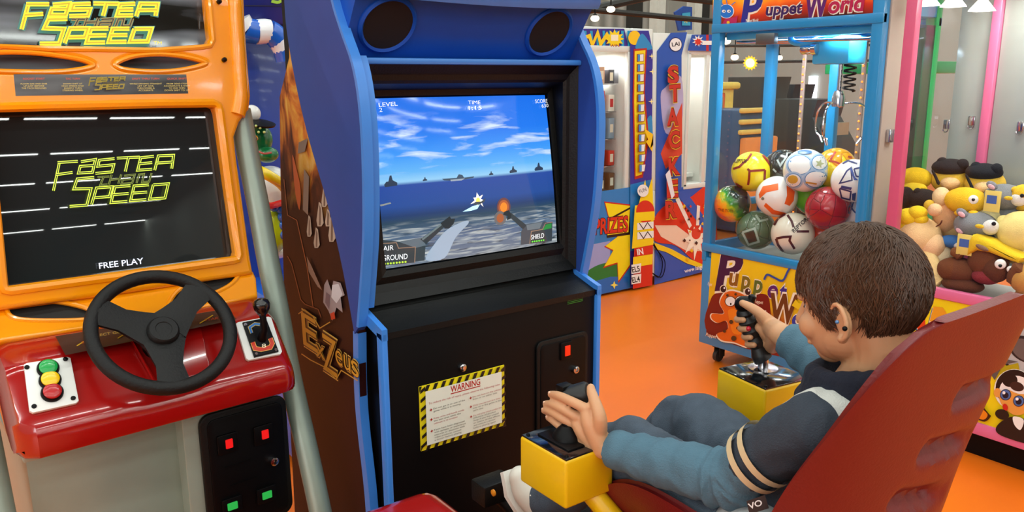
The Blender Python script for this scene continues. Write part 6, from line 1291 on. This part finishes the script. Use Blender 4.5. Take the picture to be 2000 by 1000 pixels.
for k in range(9000):
    az = rn.uniform(-180, 180); lim = hair_lim(az); u = rn.random() ** .8; el = 86 + (lim - 86) * u
    d_el = -rn.uniform(10, 24); d_az = rn.uniform(-10, 10) - (12 if az > 0 else -12) * max(0, math.sin(math.radians(el)))
    if el + d_el < lim - 7: d_el = lim - 7 - el
    lift = rn.uniform(1.005, 1.045); pts = [hpt(az, el, 1.0), hpt(az + d_az * .3, el + d_el * .35, lift), hpt(az + d_az * .7, el + d_el * .7, lift * 1.004), hpt(az + d_az, el + d_el, 1.0 + rn.uniform(.0, .05))]
    w_ = rn.uniform(.0004, .0010); n0 = len(hv); out = (pts[1] - HC).normalized(); sd_ = (pts[3] - pts[0]).cross(out).normalized()
    for p, w2 in zip(pts, (w_, w_ * 1.2, w_, .0002)): hv += [p - sd_ * w2, p + out * w2, p + sd_ * w2]
    for q in range(3):
        for e in range(3): a0 = n0 + q * 3 + e; a1 = n0 + q * 3 + (e + 1) % 3; hf.append((a0, a1, a1 + 3, a0 + 3))
me = bpy.data.meshes.new('hair_locks'); me.from_pydata([tuple(p) for p in hv], [], hf); mesh_obj('hair_locks', me, M_hair, hair)
# ---- clothes
M_teal = mat('teal blue jersey', '4A6C7E', .85, var=.12, bump=.4, scale=30); M_slate = mat('slate sweatshirt', '2E3742', .9, var=.12, bump=.4, scale=30); M_navy = mat('navy hood fleece', '121828', .95, var=.15, bump=.4); M_white = M_white; M_cream = mat('cream ribbon', 'C8B48C', .8); M_pale = mat('pale grey yoke', 'C4C6C0', .9, var=.06, bump=.3)
M_denim = mat('washed denim', '465260', .9, var=.25, bump=.5, scale=40)
def lerp(a, b_, t): return a + (b_ - a) * t
b = MB(); chain(b, [NB + V((0, .0, -.055)), V((XC, .69, .98)), V((XC, .735, .86)), PV + V((0, .03, -.01))], [.08, .105, .11, .105], 4, 24)
b.ball(V((1.09, .655, 1.045)), .062, 20, 14); b.ball(V((1.25, .66, 1.045)), .062, 20, 14)
UL = lerp(SL, EL, .69); UR = lerp(SR, ER, .69)
chain(b, [NB + V((-.05, 0, -.06)), SL + V((.005, 0, -.008)), lerp(SL, EL, .4), UL], [.062, .056, .050, .048], 5, 20); chain(b, [NB + V((.05, 0, -.06)), SR + V((-.005, 0, -.008)), lerp(SR, ER, .4), UR], [.062, .056, .050, .048], 5, 20)
jk = mesh_obj('sweatshirt', remesh(b, .005, 6, .5, .005, .045), M_slate, body)
for ss, e, w_, nm in ((SL, EL, WL, 'l'), (SR, ER, WRt, 'r')):
    b = MB(); cuff = lerp(e, w_, .93); pts = [lerp(ss, e, .55), lerp(ss, e, .85), e, lerp(e, w_, .3), lerp(e, w_, .65), cuff]
    P = smooth_path(pts, 10); n = len(P); R = [v.x for v in smooth_path([(r, 0, 0) for r in (.045, .046, .049, .046, .041, .036)], 10)]; rn = random.Random(5)
    wr = [.006 * math.exp(-((k - 19) / 7) ** 2) * math.sin(k * 1.7) + .0018 * math.sin(k * 1.1 + 1) for k in range(n)]
    b.tube(P, [R[k] + wr[k] for k in range(n)], 24); o = mesh_obj('sleeve', remesh(b, .004, 2, .5, .0036, .032), M_teal, body)
for f0 in (.50, .63):
    b = MB(); c0, c1 = lerp(SL, EL, f0), lerp(SL, EL, f0 + .06); b.tube([c0, c1], [.0605 - .009 * f0, .0600 - .009 * f0], 32, cap=False); b.build('sleeve_stripe', M_cream, jk)
nt = M_slate.node_tree; bs_ = nt.nodes['Principled BSDF']; src = bs_.inputs['Base Color'].links[0].from_socket      # pale knitted yoke over both shoulders
tc = nt.nodes.new('ShaderNodeTexCoord'); sx = nt.nodes.new('ShaderNodeSeparateXYZ'); nt.links.new(tc.outputs['Object'], sx.inputs[0])
def mth(op, a, v=None, c=None):
    q = nt.nodes.new('ShaderNodeMath'); q.operation = op; nt.links.new(a, q.inputs[0])
    if v is not None: q.inputs[1].default_value = v
    if c is not None: q.inputs[2].default_value = c
    return q.outputs[0]
ax_ = mth('ABSOLUTE', mth('SUBTRACT', sx.outputs[0], XC)); bnd = mth('COMPARE', ax_, .098, .027); hi_ = mth('GREATER_THAN', sx.outputs[2], 1.035)
mm = nt.nodes.new('ShaderNodeMath'); mm.operation = 'MULTIPLY'; nt.links.new(bnd, mm.inputs[0]); nt.links.new(hi_, mm.inputs[1])
mxc = nt.nodes.new('ShaderNodeMix'); mxc.data_type = 'RGBA'; nt.links.new(mm.outputs[0], mxc.inputs[0]); nt.links.new(src, mxc.inputs[6]); mxc.inputs[7].default_value = (*hexc('C4C6C0'), 1); nt.links.new(mxc.outputs[2], bs_.inputs['Base Color'])
b = MB()
for rad, z_, th in ((.074, .010, .026), (.082, -.018, .030), (.078, .030, .018)): b.tube([NB + V((rad * math.cos(t), -.006 + rad * .95 * math.sin(t), z_ - .016 * math.sin(t))) for t in [2 * PI * k / 32 for k in range(32)]], th, 12, closed=True)
b.ball(NB + V((0, -.075, -.02)), 1, 20, 14, (.085, .035, .06)); o = mesh_obj('hood', remesh(b, .005, 4, .5, .004, .03), M_navy, body)
b = MB(); chain(b, [PV + V((-.03, -.01, -.02)), HPL + V((-.005, 0, -.005)), lerp(HPL, KL, .55), KL + V((0, 0, -.01)), lerp(KL, AL, .5), lerp(KL, AL, .93)], [.095, .088, .074, .062, .056, .058], 6, 24); chain(b, [PV + V((.03, -.01, -.02)), HPR, lerp(HPR, KR, .55), KR + V((0, 0, -.01)), lerp(KR, AR_, .5), lerp(KR, AR_, .93)], [.095, .088, .074, .062, .056, .058], 6, 24)
jn = mesh_obj('jeans', remesh(b, .005, 5, .5, .011, .06), M_denim, body)
b = MB()
for (a_, b_, off) in ((HPL, KL, V((-.052, .0, .045))), (HPR, KR, V((-.052, 0, .045)))): b.tube([lerp(a_, b_, t) + off * (1.03 - .25 * t) for t in (.25, .4, .55, .7, .85)], .0022, 6)
b.build('seam_stitching', mat('pale denim stitching', '5A6470', .8), jn)
M_shoe = mat('white leather shoe', 'D8D4C8', .45, var=.05)
for a_, toe in ((AL, TL), (AR_, TR_)):
    hl = a_ + V((.0, -.01, -.05)); b = MB(); chain(b, [hl + V((0, 0, .012)), lerp(hl, toe, .4) + V((0, -.005, .012)), lerp(hl, toe, .75), toe], [.036, .040, .037, .027], 5, 20); chain(b, [a_ + V((0, 0, -.005)), lerp(hl, toe, .45) + V((0, -.01, .02))], [.036, .034], 3, 16)
    so = mesh_obj('shoe', remesh(b, .004, 4), M_shoe, body)
    b = MB(); fw = (toe - hl).normalized(); dn = fw.cross(V((1, 0, 0))).normalized(); dn = -dn if dn.z > 0 else dn
    b.solid([[hl + fw * ((toe - hl).length * t + (-.03 if t == 0 else .024 if t == 1 else 0)) + dn * .031 + V((w_ * k, 0, 0)) for k in (-1, -.5, 0, .5, 1)] for t, w_ in ((0, .02), (.12, .034), (.4, .037), (.75, .038), (.92, .028), (1, .014))], .014); b.build('sole', mat('white rubber sole', 'E4E2DA', .6), so)
    b = MB()
    for t in (.38, .48, .58, .68): c0 = lerp(hl, toe, t) - dn * .040; b.tube([c0 + V((-.024, 0, -.006)), c0 + V((0, 0, .002)), c0 + V((.02, 0, -.004))], .0026, 6)
    b.build('laces', mat('white laces', 'E8E6DE', .8), so)
b = MB(); b.ball(V((1.06, .735, .86)), 1, 20, 14, (.075, .085, .05)); b.build('shirt_hem', mat('pale tee shirt', 'BCC0C0', .9), body)

tp_ = onx(1480, 988, .982); A = Art(plane_surf(tp_, (-.8, -.5, .1)), .0008); A.poly([(1458, 978), (1494, 966), (1502, 992), (1464, 1004)], '0C0C10'); A.text('VO', (1464, 994), (1490, 985), 12, 'E8E8E8', bold=.02); A.build('waist_tag', body)
# ================================================================ red moulded seat in front of the driving cabinet
q = onz(845, 936, .775)
b = MB(); b.box((q.x - .46, q.y - .42, .10), (q.x, q.y, .775), .05, 5)
rs = thing('arcade_bench', 'glossy red moulded seat block in front of the driving cabinet', 'game seat', (q.x - .23, q.y - .21, 0))
b.build('seat_moulding', M_redg, rs); b = MB(); b.box((q.x - .42, q.y - .38, 0), (q.x - .04, q.y - .04, .11)); b.build('plinth', M_black, rs)
